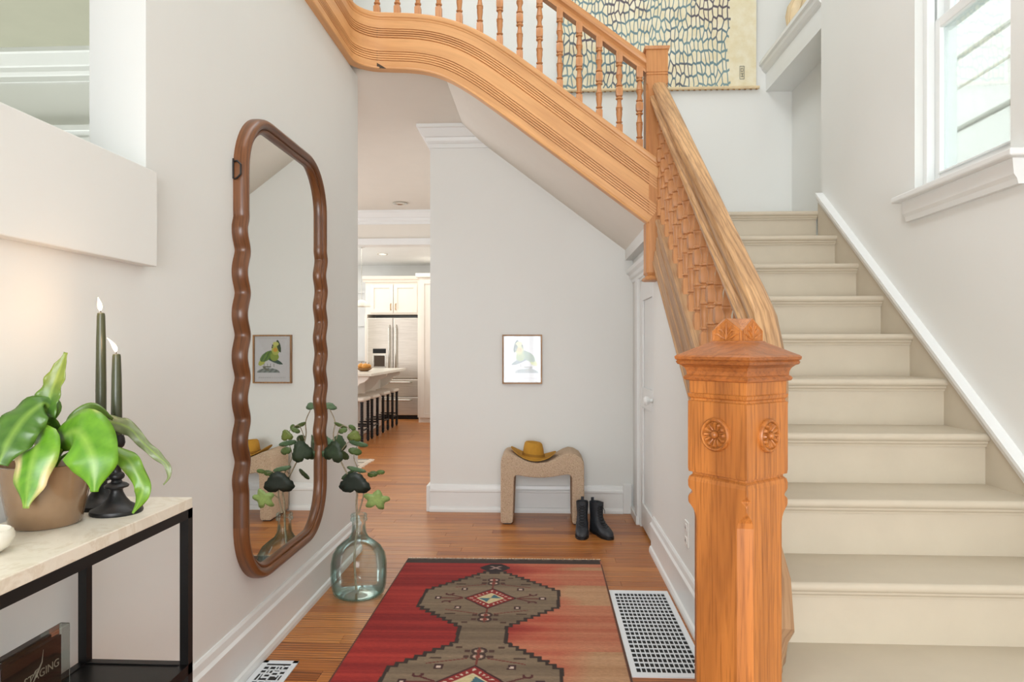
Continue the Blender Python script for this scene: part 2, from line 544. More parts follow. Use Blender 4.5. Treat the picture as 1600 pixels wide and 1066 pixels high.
# the boxed ledge above the landing niche, with a moulded lip
led = MB()
led.prism([(1.675, 3.2), (2.0, 3.2), (2.0, 3.42), (1.625, 3.42), (1.625, 3.395), (1.64, 3.385), (1.645, 3.365), (1.66, 3.345), (1.675, 3.335)], 4.19, 5.25, 'Y')
structure(led, 'trim_2', 'trim_paint')
# closet wall under the stairs
w = MB()
def nose(y): return 0.95 + 0.72 * (y - 2.598)
poly = [(2.2, 0)]
poly += [(4.28, 0), (4.28, 1.9), (3.95, nose(3.95) - 0.2), (2.2, nose(2.2) - 0.2)]
w.prism(poly, 0.68, 0.78, 'X')
w.box(0.68, 0.78, 4.28, 4.87, 1.735, 1.93)
w.box(0.68, 0.78, 4.87, 5.25, 0, 1.93)
w.box(0.62, 0.78, 4.28, 5.25, 1.93, 2.05)
structure(w, 'wall_closet', 'wall_paint')
# floor: base slab plus planks
fb = structure(MB().box(-4.6, 1.85, -2.5, 12.6, -0.06, -0.012), 'floor', 'dark_gap')


def plank_mesh(mb, x0, x1, y0, y1):
    b = 0.0012
    mb.add([(x0, y0, -0.012), (x1, y0, -0.012), (x1, y1, -0.012), (x0, y1, -0.012),
            (x0, y0, -b), (x1, y0, -b), (x1, y1, -b), (x0, y1, -b),
            (x0 + b, y0 + b, 0), (x1 - b, y0 + b, 0), (x1 - b, y1 - b, 0), (x0 + b, y1 - b, 0)],
           [(0, 1, 5, 4), (1, 2, 6, 5), (2, 3, 7, 6), (3, 0, 4, 7), (4, 5, 9, 8), (5, 6, 10, 9), (6, 7, 11, 10), (7, 4, 8, 11), (8, 9, 10, 11)])


def tone_attr(me, tones, per):
    a = me.color_attributes.new('tone', 'FLOAT_COLOR', 'POINT')
    for i in range(len(me.vertices)):
        t = tones[min(i // per, len(tones) - 1)]
        a.data[i].color = (t, (t * 7.3) % 1, (t * 3.1) % 1, 1)


PW = 0.083
y = 0.9
while y < 4.25:
    x = -1.165 - random.random() * 0.0
    first = True
    while x < 0.70:
        L = random.uniform(0.5, 1.35) * (0.55 if first else 1)
        x1 = min(x + L, 0.70)
        if 0.70 - x1 < 0.2: x1 = 0.70
        mb = MB(); plank_mesh(mb, x, x1 - 0.001, y, y + PW - 0.001)
        o = mb.build('plank', 'oak_floor', fb)
        tone_attr(o.data, [random.random()], 999)
        x = x1; first = False
    y += PW
mb = MB(); tones = []
y4 = y
while y < 12.5:
    x = -4.5 - random.random(); xe = 0.70 if y < 5.26 else -0.88
    while x < xe:
        x1 = min(x + random.uniform(0.6, 1.8), xe)
        plank_mesh(mb, x, x1 - 0.001, y, y + PW - 0.001); tones.append(random.random())
        x = x1
    y += PW
o = mb.build('planks', 'oak_floor', fb, kind='stuff'); tone_attr(o.data, tones, 12)
mb = MB(); tones = []
y = 0.9 - PW
while y > -2.4:
    x = -1.16 - random.random() * 0.6
    while x < 1.6:
        x1 = min(x + random.uniform(0.6, 1.8), 1.66)
        plank_mesh(mb, max(x, -1.16), x1 - 0.001, y, y + PW - 0.001); tones.append(random.random())
        x = x1
    y -= PW
o = mb.build('planks', 'oak_floor', fb, kind='stuff'); tone_attr(o.data, tones, 12)

# ceilings
w = MB()
w.box(-4.6, -0.6, 4.13, 8.5, CEIL, 3.2)
w.box(-4.6, -1.19, -2.5, 4.13, CEIL, 3.2)
structure(w, 'ceiling_hall', 'ceiling_paint')
structure(MB().box(-4.6, -1.33, -2.4, 3.78, CEIL - 0.012, CEIL), 'ceiling_side_room', 'sage_paint')
structure(MB().box(-4.6, 0.0, 8.651, 12.6, 2.76, 2.95), 'ceiling_kitchen', 'trim_paint')
structure(MB().box(-2.6, 2.1, -2.6, 5.4, 5.9, 6.0), 'ceiling_stairwell', 'ceiling_paint')
# sloping soffit below the upper flight
sf = MB()
sl = 0.76
sf.prism([(-0.62, 2.965), (-0.50, 2.86), (0.62, 2.008), (0.68, 2.008), (0.68, 2.09), (0.55, 2.1), (-0.50, 2.91), (-0.56, 2.97)], 4.12, 5.25, 'Y')
structure(sf, 'ceiling_soffit', 'ceiling_paint')
# landing and outer walls
structure(MB().box(0.68, 1.87, 4.25, 5.25, 1.93, 2.055), 'floor_landing', 'trim_paint')
w = MB().box(-2.7, -2.6, -2.5, 5.4, 2.97, 5.9)
structure(w, 'wall_upper_left', 'wall_paint')
w = MB()
w.box(-1.16, -1.0, -2.6, -2.5, 0, 5.9); w.box(1.2, 1.85, -2.6, -2.5, 0, 5.9); w.box(-1.0, 1.2, -2.6, -2.5, 2.9, 5.9); w.box(-2.7, -1.16, -2.6, -2.5, 0, 5.9)
structure(w, 'wall_front', 'wall_paint')
w = MB()
w.box(-1.0, 1.2, -2.56, -2.5, 0, 0.5); w.box(-1.0, 1.2, -2.56, -2.5, 2.82, 2.9)
for x in (-1.0, -0.28, 0.44, 1.12): w.box(x, x + 0.08, -2.56, -2.5, 0.5, 2.82)
w.box(-1.0, 1.2, -2.56, -2.5, 1.6, 1.66)
structure(w, 'window_1', 'trim_paint')
w = MB()
w.box(-4.6, -1.33, 3.8, 3.95, 0, CEIL)
w.box(-2.1, -1.33, 4.06, 4.21, 0, CEIL)
structure(w, 'wall_side_room', 'wall_paint')
w = MB(); w.box(-4.7, -4.6, -2.6, 12.6, 0, 3.2)
structure(w, 'wall_far_left', 'wall_paint')
w = MB(); w.box(-4.6, -1.33, -2.6, -2.5, 0, CEIL)
structure(w, 'wall_side_room_near', 'wall_paint')
# hall end wall with wide opening to the kitchen
w = MB()
w.box(-4.6, -3.7, 8.5, 8.65, 0, CEIL); w.box(-1.2, -0.88, 8.5, 8.65, 0, CEIL); w.box(-3.7, -1.2, 8.5, 8.65, 2.62, CEIL)
structure(w, 'wall_kitchen_opening', 'ceiling_paint')
structure(MB().box(-3.72, -1.18, 8.47, 8.68, 2.545, 2.625), 'trim_3', 'trim_paint')
w = MB(); w.box(-4.6, -0.8, 12.45, 12.6, 0, 2.95); w.box(-0.95, -0.8, 8.65, 12.45, 0, 2.95)
structure(w, 'wall_kitchen', 'trim_paint')


def crown(mb, a, b, z, ax, sgn):
    """crown moulding: a..b along axis ax at wall coordinate (in sgn tuple) """
    wc, d = sgn
    prof = [(0, 0), (0.012, 0), (0.012, 0.03), (0.02, 0.036), (0.03, 0.05), (0.034, 0.075), (0.046, 0.08), (0.058, 0.10), (0.078, 0.135), (0.092, 0.14), (0.092, 0.165), (0, 0.165)]
    poly = [(wc + d * u, z + v) for u, v in prof]
    mb.prism(poly, a, b, ax)


m = MB(); crown(m, -4.6, -1.33, CEIL - 0.012 - 0.165, 'X', (3.8, -1)); structure(m, 'trim_4', 'trim_paint')
m = MB(); crown(m, -4.6, -0.88, CEIL - 0.165, 'X', (8.5, -1)); structure(m, 'trim_5', 'trim_paint')
# crown with mitred return on the corner of the middle wall
prof = [(0, 0), (0.012, 0), (0.012, 0.03), (0.02, 0.036), (0.03, 0.05), (0.034, 0.075), (0.046, 0.08), (0.058, 0.10), (0.078, 0.135), (0.092, 0.14), (0.092, 0.165), (0, 0.165)]
m = MB(); zc = CEIL - 0.165; n = len(prof)
vs = [(-0.35, 5.25 - u, zc + v) for u, v in prof] + [(-0.88 - u, 5.25 - u, zc + v) for u, v in prof] + [(-0.88 - u, 8.4, zc + v) for u, v in prof]
m.add(vs, [(j * n + i, j * n + (i + 1) % n, (j + 1) * n + (i + 1) % n, (j + 1) * n + i) for j in range(2) for i in range(n)] + [tuple(range(n)), tuple(range(3 * n - 1, 2 * n - 1, -1))])
structure(m, 'trim_6', 'trim_paint')
# small crown over the closet door
m = MB()
m.prism([(0.68, 1.755), (0.672, 1.755), (0.668, 1.775), (0.655, 1.785), (0.65, 1.81), (0.63, 1.825), (0.625, 1.85), (0.68, 1.85)], 4.19, 5.25, 'Y')
structure(m, 'trim_7', 'trim_paint')
# casing of the doorway in the side room
m = MB()
m.box(-3.6, -2.3, 3.76, 3.8, 2.42, 2.46); m.box(-3.58, -2.32, 3.77, 3.8, 2.44, 2.50); m.box(-3.62, -2.28, 3.75, 3.8, 2.50, 2.53)
m.box(-2.42, -2.3, 3.77, 3.8, 0, 2.42); m.box(-3.6, -3.48, 3.77, 3.8, 0, 2.42)
structure(m, 'trim_8', 'trim_paint')
structure(MB().box(-3.48, -2.42, 3.785, 3.8, 0, 2.42), 'door_2', 'door_wood')


def baseboard(name, a, b, ax, wc, d, mat='trim_paint'):
    prof = [(0, 0), (0.034, 0), (0.034, 0.018), (0.028, 0.034), (0.019, 0.04), (0.019, 0.15), (0.025, 0.155), (0.025, 0.168), (0.016, 0.178), (0.012, 0.20), (0.006, 0.208), (0, 0.208)]
    m = MB(); m.prism([(wc + d * u, v) for u, v in prof], a, b, ax)
    # prism polygon order differs by axis: (other axis, z)
    return structure(m, name, mat)


def baseb_x(name, y0, y1, xw, d):     # runs along Y on a wall of constant x
    prof = [(0, 0), (0.03, 0), (0.03, 0.018), (0.026, 0.034), (0.018, 0.04), (0.018, 0.155), (0.025, 0.16), (0.025, 0.175), (0.016, 0.186), (0.012, 0.21), (0.006, 0.22), (0, 0.22)]
    m = MB(); m.prism([(xw + d * u, v) for u, v in prof], y0, y1, 'Y'); return structure(m, name, 'trim_paint')


baseb_x('baseboard_left', -2.5, 4.21, -1.16, 1)
baseb_x('baseboard_right', 1.95, 4.27, 0.68, -1)
baseboard('baseboard_back', -0.88, 0.60, 'X', 5.25, -1)
structure(MB().box(0.60, 0.665, 5.215, 5.25, 0, 0.225), 'trim_9', 'trim_paint', bevel=0.004)
structure(MB().box(0.655, 0.69, 4.90, 5.25, 0, 0.06).box(0.66, 0.685, 4.895, 5.0, 0.06, 1.755), 'trim_10', 'trim_paint', bevel=0.003)
structure(MB().box(-0.905, -0.88, 5.22, 8.5, 0, 0.2), 'baseboard_hall', 'trim_paint', bevel=0.004)
structure(MB().box(-4.6, -1.33, 3.77, 3.8, 0, 0.2), 'baseboard_side_room', 'trim_paint')

# closet door, two recessed panels (door_1)
d = MB()
def yz_frame(mb, x0, x1, y0, y1, z0, z1, w, wb=None, wt=None):
    wb = wb or w; wt = wt or w
    mb.box(x0, x1, y0, y0 + w, z0, z1); mb.box(x0, x1, y1 - w, y1, z0, z1)
    mb.box(x0, x1, y0 + w, y1 - w, z0, z0 + wb); mb.box(x0, x1, y0 + w, y1 - w, z1 - wt, z1)
d.box(0.70, 0.715, 4.29, 4.885, 0.02, 1.732)
dr = structure(d, 'door_1', 'trim_paint')
f = MB(); yz_frame(f, 0.685, 0.70, 4.29, 4.885, 0.02, 1.732, 0.09, 0.16, 0.14); f.box(0.685, 0.70, 4.38, 4.795, 0.85, 0.99)
f.build('door_frame', 'trim_paint', dr, bevel=0.004)
k = MB(); k.lathe([(0.001, 0), (0.012, 0.002), (0.012, 0.02), (0.026, 0.03), (0.03, 0.045), (0.02, 0.058), (0.001, 0.062)], n=16)
kv = [Vector((0.685 - v.z, 4.335 + v.x, 0.93 + v.y)) for v in k.v]; k.v = kv
k.build('door_knob', 'trim_paint', dr, smooth=40)

# stair window (right wall)
wn = structure(MB().box(1.655, 1.79, 2.52, 3.152, 1.935, 1.964), 'window_2', 'trim_paint')
def wpart(name, mb, mat='trim_paint', **kw):
    return mb.build(name, mat, wn, **kw)
wpart('window_stool', MB().box(1.595, 1.70, 2.415, 3.225, 1.93, 1.957), bevel=0.006)
wpart('apron', MB().prism([(1.665, 1.84), (1.645, 1.84), (1.64, 1.86), (1.63, 1.875), (1.625, 1.93), (1.665, 1.93)], 2.45, 3.19, 'Y'))
m = MB(); m.box(1.70, 1.735, 3.118, 3.152, 1.96, 3.65); m.box(1.75, 1.79, 3.128, 3.152, 1.96, 3.65); m.box(1.70, 1.79, 2.52, 2.545, 1.96, 3.65); m.box(1.70, 1.79, 2.52, 3.152, 3.60, 3.65)
wpart('window_jamb', m, bevel=0.003)
m = MB(); yz_frame(m, 1.735, 1.775, 2.545, 3.128, 1.964, 2.72, 0.045, 0.075, 0.045); m.box(1.728, 1.735, 2.59, 3.083, 2.03, 2.04)
ls = wpart('lower_sash', m, bevel=0.004)
MB().box(1.753, 1.757, 2.59, 3.083, 2.039, 2.675).build('pane', 'window_glass', ls)
m = MB(); yz_frame(m, 1.78, 1.81, 2.545, 3.128, 2.68, 3.60, 0.045, 0.045, 0.05)
us = wpart('upper_sash', m, bevel=0.004)
MB().box(1.793, 1.797, 2.59, 3.083, 2.725, 3.55).build('pane', 'window_glass', us)
# outside: pale stucco house wall next door
m = MB().box(4.0, 4.1, -1, 9, -1, 6)
ow = structure(m, 'wall_neighbour', 'stucco')
for i, (z0, z1, th) in enumerate(((1.9, 2.22, 0.05), (2.25, 2.58, 0.05), (2.61, 2.95, 0.05), (2.98, 3.32, 0.05), (3.35, 3.7, 0.09), (3.75, 4.0, 0.05), (4.05, 4.4, 0.05))):
    MB().box(4.0 - th, 4.0, -1, 9, z0, z1).build('siding_board', 'stucco', ow, bevel=0.01)
structure(MB().box(1.85, 4.0, -3, 10, -1.1, -1.0), 'ground', 'grass_ground')

# ------------------------------------------------------------------ STAIRCASES
XL, XR = 0.70, 1.645
stair = thing('staircase', 'beige painted wooden stairs rising from the newel post to the landing', 'staircase', (1.17, 2.9, 0))
for n in range(-1, 10):
    yn = 2.598 + (n - 3) * 0.264; zt = (n + 2) * 0.19
    xl = XL if n >= 2 else (0.67 if n == 1 else 0.62 if n == 0 else 0.60)
    if n < 9: yb = yn + 0.264 + 0.03
    else: yb = 5.25
    # tread with rounded nosing
    pr = [(yb, zt - 0.03), (yb, zt)]
    for a in range(0, 7):
        t = HP + a * math.pi / 6
        pr.append((yn + 0.014 + 0.014 * math.cos(t), zt - 0.015 + 0.015 * math.sin(t)))
    m = MB(); m.prism(pr, xl, XR if n < 9 else XR + 0.0, 'X')
    if n == 9: m.box(XR, 1.87, 4.19, 5.25, zt - 0.03, zt)
    m.build('tread', 'stair_paint', stair, smooth=40)
    # riser with cove strip
    m = MB(); m.box(xl, XR, yn + 0.03, yn + 0.05, zt - 0.19, zt - 0.03)
    m.prism([(yn + 0.031, zt - 0.05), (yn + 0.022, zt - 0.05), (yn + 0.02, zt - 0.043), (yn + 0.013, zt - 0.036), (yn + 0.012, zt - 0.029), (yn + 0.031, zt - 0.029)], xl, XR, 'X')
    m.build('riser', 'stair_paint', stair)
# wall skirt and its white cap
def capz(y): return 0.845 + 0.757 * (y - 2.386)
m = MB()
m.prism([(1.25, 0), (4.19, 0), (4.19, capz(4.19) - 0.02), (1.25, capz(1.25) - 0.02)], 1.645, 1.665, 'X')
m.build('skirt_board', 'stair_paint', stair)
m = MB(); m.sweep([(1.665, 1.25, capz(1.25) - 0.055), (1.665, 4.165, capz(4.165) - 0.055)], [(0, 0), (0.03, 0), (0.03, 0.008), (0.038, 0.014), (0.045, 0.03), (0.045, 0.044), (0, 0.044)], plumb=True, out_sign=-1)
m.build('skirt_cap', 'trim_paint', stair)

up = thing('staircase', 'upper flight of stairs climbing left from the landing behind the carved string', 'staircase', (0, 4.7, 2.09))
for n in range(6):
    x = 0.60 - n * 0.25; z = 2.09 + (n + 1) * 0.19
    MB().box(x - 0.02, x, 4.17, 5.25, z - 0.19, z - 0.03).build('riser', 'stair_paint', up)
    MB().box(x - 0.27 if n < 5 else x - 1.2, x + 0.02, 4.17, 5.25, z - 0.03, z).build('tread', 'stair_paint', up, bevel=0.006)

# ---- baluster mesh, built once
BP = [(0.0, .019, 1), (0.072, .019, 1), (0.079, .0165, .5), (0.083, .0125, 0), (0.088, .012, 0), (0.091, .0195, 0), (0.097, .0195, 0), (0.10, .0135, 0),
      (0.115, .0145, 0), (0.15, .0185, 0), (0.172, .0175, 0), (0.176, .020, 0), (0.181, .020, 0), (0.184, .0165, 0), (0.187, .020, 0), (0.192, .020, 0),
      (0.196, .0165, 0), (0.225, .0125, 0), (0.244, .0125, 0), (0.247, .021, 0), (0.255, .021, 0), (0.258, .014, 0), (0.263, .013, 0), (0.267, .0195, .2),
      (0.277, .0205, .9), (0.315, .0205, .9), (0.326, .018, .3), (0.331, .013, 0), (0.334, .0205, 0), (0.341, .0205, 0), (0.344, .0155, 0), (0.372, .0125, 0), (0.392, .0185, 0), (0.395, .0205, 0), (0.400, .0205, 0),
      (0.402, .017, 0), (0.405, .0205, 0), (0.410, .0205, 0), (0.413, .0185, 0), (0.45, .0145, 0), (0.466, .012, 0), (0.469, .0205, 0), (0.478, .0205, 0), (0.481, .013, 0), (0.487, .0165, .5), (0.494, .019, 1), (0.56, .019, 1)]
mb = MB(); mb.lathe([(r, z) for z, r, q in BP], n=16, sq=[q for z, r, q in BP])
bal_me = None


def baluster(parent, x, y, z0, z1):
    global bal_me
    if bal_me is None:
        o = mb.build('baluster', 'oak_baluster', parent, smooth=35, local=True)
        bal_me = o
    else:
        o = bal_me.copy(); C.objects.link(o); o.parent = parent
    b = parent['_base']
    o.location = (x - b[0], y - b[1], z0 - b[2])
    o.scale = (1, 1, (z1 - z0) / 0.56)
    return o


# ---- upper balustrade
UB = thing('balustrade', 'upper balustrade with reeded curved string, sloping left from the landing post', 'balustrade', (-0.3, 4.1, 2.9))
def zbot(x):
    z = 2.003 + 0.762 * (0.621 - x)
    top = 2.955
    k = 0.07   # smooth minimum
    d = z - top
    return top - math.log1p(math.exp(-d / k)) * k if d > -8 * k else z
pts = []
x = 0.615
while x > -0.96:
    pts.append((x, 4.1, zbot(x))); x -= 0.045
CX, CY, R = -0.96, 3.93, 0.17
for i in range(0, 9):
    a = HP + HP * i / 8
    pts.append((CX + R * math.cos(a), CY + R * math.sin(a), 2.955))
for i in range(1, 12): pts.append((-1.13, 3.93 - i * 0.58, 2.955))
H = 0.34
def reeds(v0, v1, n=5):
    out = []; st = (v1 - v0) / n
    for i in range(n):
        a = v0 + i * st
        out += [(0.0, a), (-0.009, a + 0.0008), (-0.009, a + 0.0040), (0.0, a + 0.0052), (0.0008, a + st * .5 + .002), (0.0, a + st - 0.0005)]
    return out
prof = [(-0.05, 0), (0.006, 0), (0.009, 0.005), (0.006, 0.011), (0.002, 0.013), (0.0, 0.016), (0.0, 0.05)] + reeds(0.050, 0.118) + [(0, 0.119), (-0.002, 0.120), (-0.002, 0.189)] + reeds(0.190, 0.256) + \
       [(0, 0.258), (0.0, 0.298), (0.004, 0.302), (0.005, 0.309), (0.012, 0.314), (0.015, 0.322), (0.014, 0.335), (0.010, 0.34), (-0.05, 0.34)]
MB().sweep(pts, prof, plumb=False, out_sign=-1).build('string_board', 'oak_string', UB, smooth=30)
# joint line and chipped corner at the left curve
MB().box(-1.012, -1.009, 4.094, 4.1025, 2.975, 3.27).prism([(-1.01, 2.956), (-0.955, 2.956), (-1.01, 2.99)], 4.088, 4.1015, 'Y').build('joint', 'dark_gap', UB)
def ztop(x): return zbot(x) + (H / math.cos(math.atan(0.762)) if x > -0.35 else H + (H / math.cos(math.atan(0.762)) - H) * max(0, min(1, (x + 0.75) / 0.40)))
def rail_z(x):
    z = 2.92 + 0.762 * (0.60 - x)
    top = 3.86
    return z if z < top else top
for x in (0.573, 0.452, 0.332, 0.212, 0.095, -0.027, -0.147, -0.268, -0.389, -0.514, -0.64, -0.768, -0.895, -1.02):
    baluster(UB, x, 4.135, ztop(x) - 0.022, rail_z(x) + 0.01)
for yy in (4.0, 3.88, 3.76, 3.64, 3.52, 3.4):
    baluster(UB, -1.155, yy, 3.27, 3.87)
hp = [(0.62, 4.152, 2.92 + 0.762 * -0.02)] + [(0.60 - i * 0.06, 4.152, rail_z(0.60 - i * 0.06)) for i in range(1, 26)] + [(-1.05, 4.152, 3.86), (-1.11, 4.10, 3.86), (-1.155, 4.02, 3.86), (-1.155, 3.4, 3.86), (-1.155, 2.0, 3.86)]
RP = [(-0.032, 0), (0.032, 0), (0.034, 0.012), (0.028, 0.02), (0.024, 0.03), (0.03, 0.036), (0.042, 0.042), (0.046, 0.055), (0.04, 0.068), (0.026, 0.074), (0.02, 0.088), (0.0, 0.094),
      (-0.02, 0.088), (-0.026, 0.074), (-0.04, 0.068), (-0.046, 0.055), (-0.042, 0.042), (-0.03, 0.036), (-0.024, 0.03), (-0.028, 0.02), (-0.034, 0.012)]
MB().sweep(hp, RP, out_sign=-1).build('handrail', 'oak_rail_smooth', UB, smooth=35)

# ---- landing post
LP = thing('newel_post', 'square oak newel post at the landing where both balustrades meet', 'newel post', (0.673, 4.165, 1.667))
def sq_loft(mb, cx, cy, rows, rz=0.0):
    """rows: (z, half, cut) -- square section with corners cut by 'cut'"""
    vs = []; ca, sa = math.cos(rz), math.sin(rz)
    for z, h, c in rows:
        c = max(c, 1e-4)
        for px, py in ((h - c, -h), (h, -h + c), (h, h - c), (h - c, h), (-h + c, h), (-h, h - c), (-h, -h + c), (-h + c, -h)):
            vs.append((cx + px * ca - py * sa, cy + px * sa + py * ca, z))
    fs = []
    for j in range(len(rows) - 1):
        for i in range(8): fs.append((j * 8 + i, j * 8 + (i + 1) % 8, (j + 1) * 8 + (i + 1) % 8, (j + 1) * 8 + i))
    fs.append(tuple(range(7, -1, -1))); fs.append(tuple(range((len(rows) - 1) * 8, len(rows) * 8)))
    return mb.add(vs, fs)
hw = 0.064
sq_loft(MB(), 0.673, 4.165, [(1.70, hw - .01, .0), (1.715, hw, .0), (1.72, hw, .012), (1.76, hw, .016), (2.80, hw, .016), (2.835, hw, .010), (2.845, hw, .0), (2.886, hw, 0), (2.889, hw - .004, 0), (2.893, hw - .004, 0), (2.895, hw, 0),
      (2.903, hw, 0), (2.905, hw - .004, 0), (2.909, hw - .004, 0), (2.911, hw, 0), (3.04, hw, 0)]).build('post_shaft', 'oak_landing_post', LP, bevel=0.0)
sq_loft(MB(), 0.673, 4.165, [(3.04, hw, 0), (3.043, hw + .008, 0), (3.056, hw + .012, 0), (3.062, hw + .008, 0), (3.068, hw - .01, 0)]).build('post_cap', 'oak_landing_post', LP)
sq_loft(MB(), 0.673, 4.165, [(1.667, hw - .008, 0), (1.672, hw + .006, 0), (1.682, hw + .009, 0), (1.69, hw + .002, 0), (1.70, hw - .01, 0)]).build('pendant_drop', 'oak_landing_post', LP)

# ---- lower balustrade
LB = thing('balustrade', 'lower balustrade with worn oak handrail running down to the carved newel post', 'balustrade', (0.68, 3.0, 1.2))
path = [(0.68, 4.11), (0.68, 3.9), (0.68, 3.4), (0.68, 2.9), (0.68, 2.5), (0.68, 2.3), (0.679, 2.2), (0.672, 2.10), (0.655, 2.02), (0.63, 1.945), (0.595, 1.885), (0.55, 1.835)]
def along(fn, drop):
    out = []; L = 0
    for i, (x, yy) in enumerate(path):
        if i and yy < 2.12: L += math.dist(path[i], path[i - 1])
        out.append((x, yy, fn(max(yy, 2.12)) - drop * L))
    return out
def rz_(y): return 1.283 + 0.752 * (y - 2.169)
RPL = [(-0.050, 0.002), (-0.046, 0), (0.046, 0), (0.050, 0.002), (0.051, 0.018), (0.046, 0.026), (0.026, 0.030), (0.022, 0.040), (0.026, 0.050), (0.036, 0.056), (0.042, 0.070), (0.041, 0.086), (0.030, 0.100), (0.0, 0.106), (-0.030, 0.100), (-0.041, 0.086), (-0.042, 0.070), (-0.036, 0.056), (-0.026, 0.050), (-0.022, 0.040), (-0.026, 0.030), (-0.046, 0.026), (-0.051, 0.018)]
MB().sweep(along(rz_, 0.5), RPL, out_sign=-1).build('handrail', 'oak_rail_worn', LB, smooth=35)
SP = [(-0.03, 0), (0.034, 0), (0.036, 0.012), (0.030, 0.018), (0.028, 0.08), (0.022, 0.085), (0.022, 0.11), (0.026, 0.115), (0.026, 0.17), (0.02, 0.175), (0.02, 0.20), (0.026, 0.205), (0.028, 0.25), (0.036, 0.256), (0.042, 0.27), (0.04, 0.285), (-0.04, 0.285), (-0.042, 0.27), (-0.03, 0.25)]
MB().sweep(along(lambda y: nose(y) - 0.27, 0.55), SP, plumb=False, out_sign=1).build('string_board', 'oak_string_worn', LB, smooth=30)
yy = 4.03
while yy > 2.1:
    baluster(LB, 0.68, yy, nose(yy) + 0.055, rz_(yy) + 0.012); yy -= 0.122
baluster(LB, 0.648, 2.0, 0.575, 1.17)

# ---- big carved newel post
a38 = math.radians(39.4)
NX, NY = 0.488, 1.75
NP = thing('newel_post', 'large carved oak newel post with sunflower rosettes at foot of stairs', 'newel post', (NX, NY, 0))
h = 0.086
rows = [(0.0, h, .027)] + [(z, h, c) for z, c in ((0.84, .027), (0.853, .024), (0.864, .017), (0.872, .009), (0.877, .003), (0.882, .001), (0.892, .001), (0.897, .004), (0.902, .012), (0.906, .015), (0.910, .012), (0.915, .004), (0.92, .001), (0.934, .0))]
def loft_fine(rows): return rows
sq_loft(MB(), NX, NY, rows, a38).build('post_shaft', 'oak_newel', NP)
sq_loft(MB(), NX, NY, [(0.934, h, 0), (0.944, h - .002, 0), (0.950, h - .008, 0), (0.955, h - .008, 0), (0.957, h - .001, 0), (0.966, h, 0), (0.968, h, 0), (1.136, h, 0), (1.139, h - .004, 0), (1.143, h - .005, 0)], a38).build('post_block', 'oak_newel', NP)
sq_loft(MB(), NX, NY, [(1.143, h - .005, 0), (1.147, h - .001, 0), (1.155, h + .001, 0), (1.158, h - .003, 0), (1.188, h - .002, 0)], a38).build('post_neck', 'oak_newel', NP)
cp = [(1.188, .086, 0), (1.190, .092, 0), (1.196, .0945, 0), (1.201, .091, 0), (1.203, .088, 0), (1.213, .089, 0), (1.222, .093, 0), (1.228, .100, 0), (1.230, .105, 0), (1.236, .1075, 0), (1.239, .105, 0), (1.242, .109, 0), (1.249, .110, 0), (1.253, .106, 0), (1.256, .100, 0), (1.284, .050, 0), (1.288, .046, 0)]
sq_loft(MB(), NX, NY, cp, a38).build('post_cap', 'oak_newel_dark', NP)
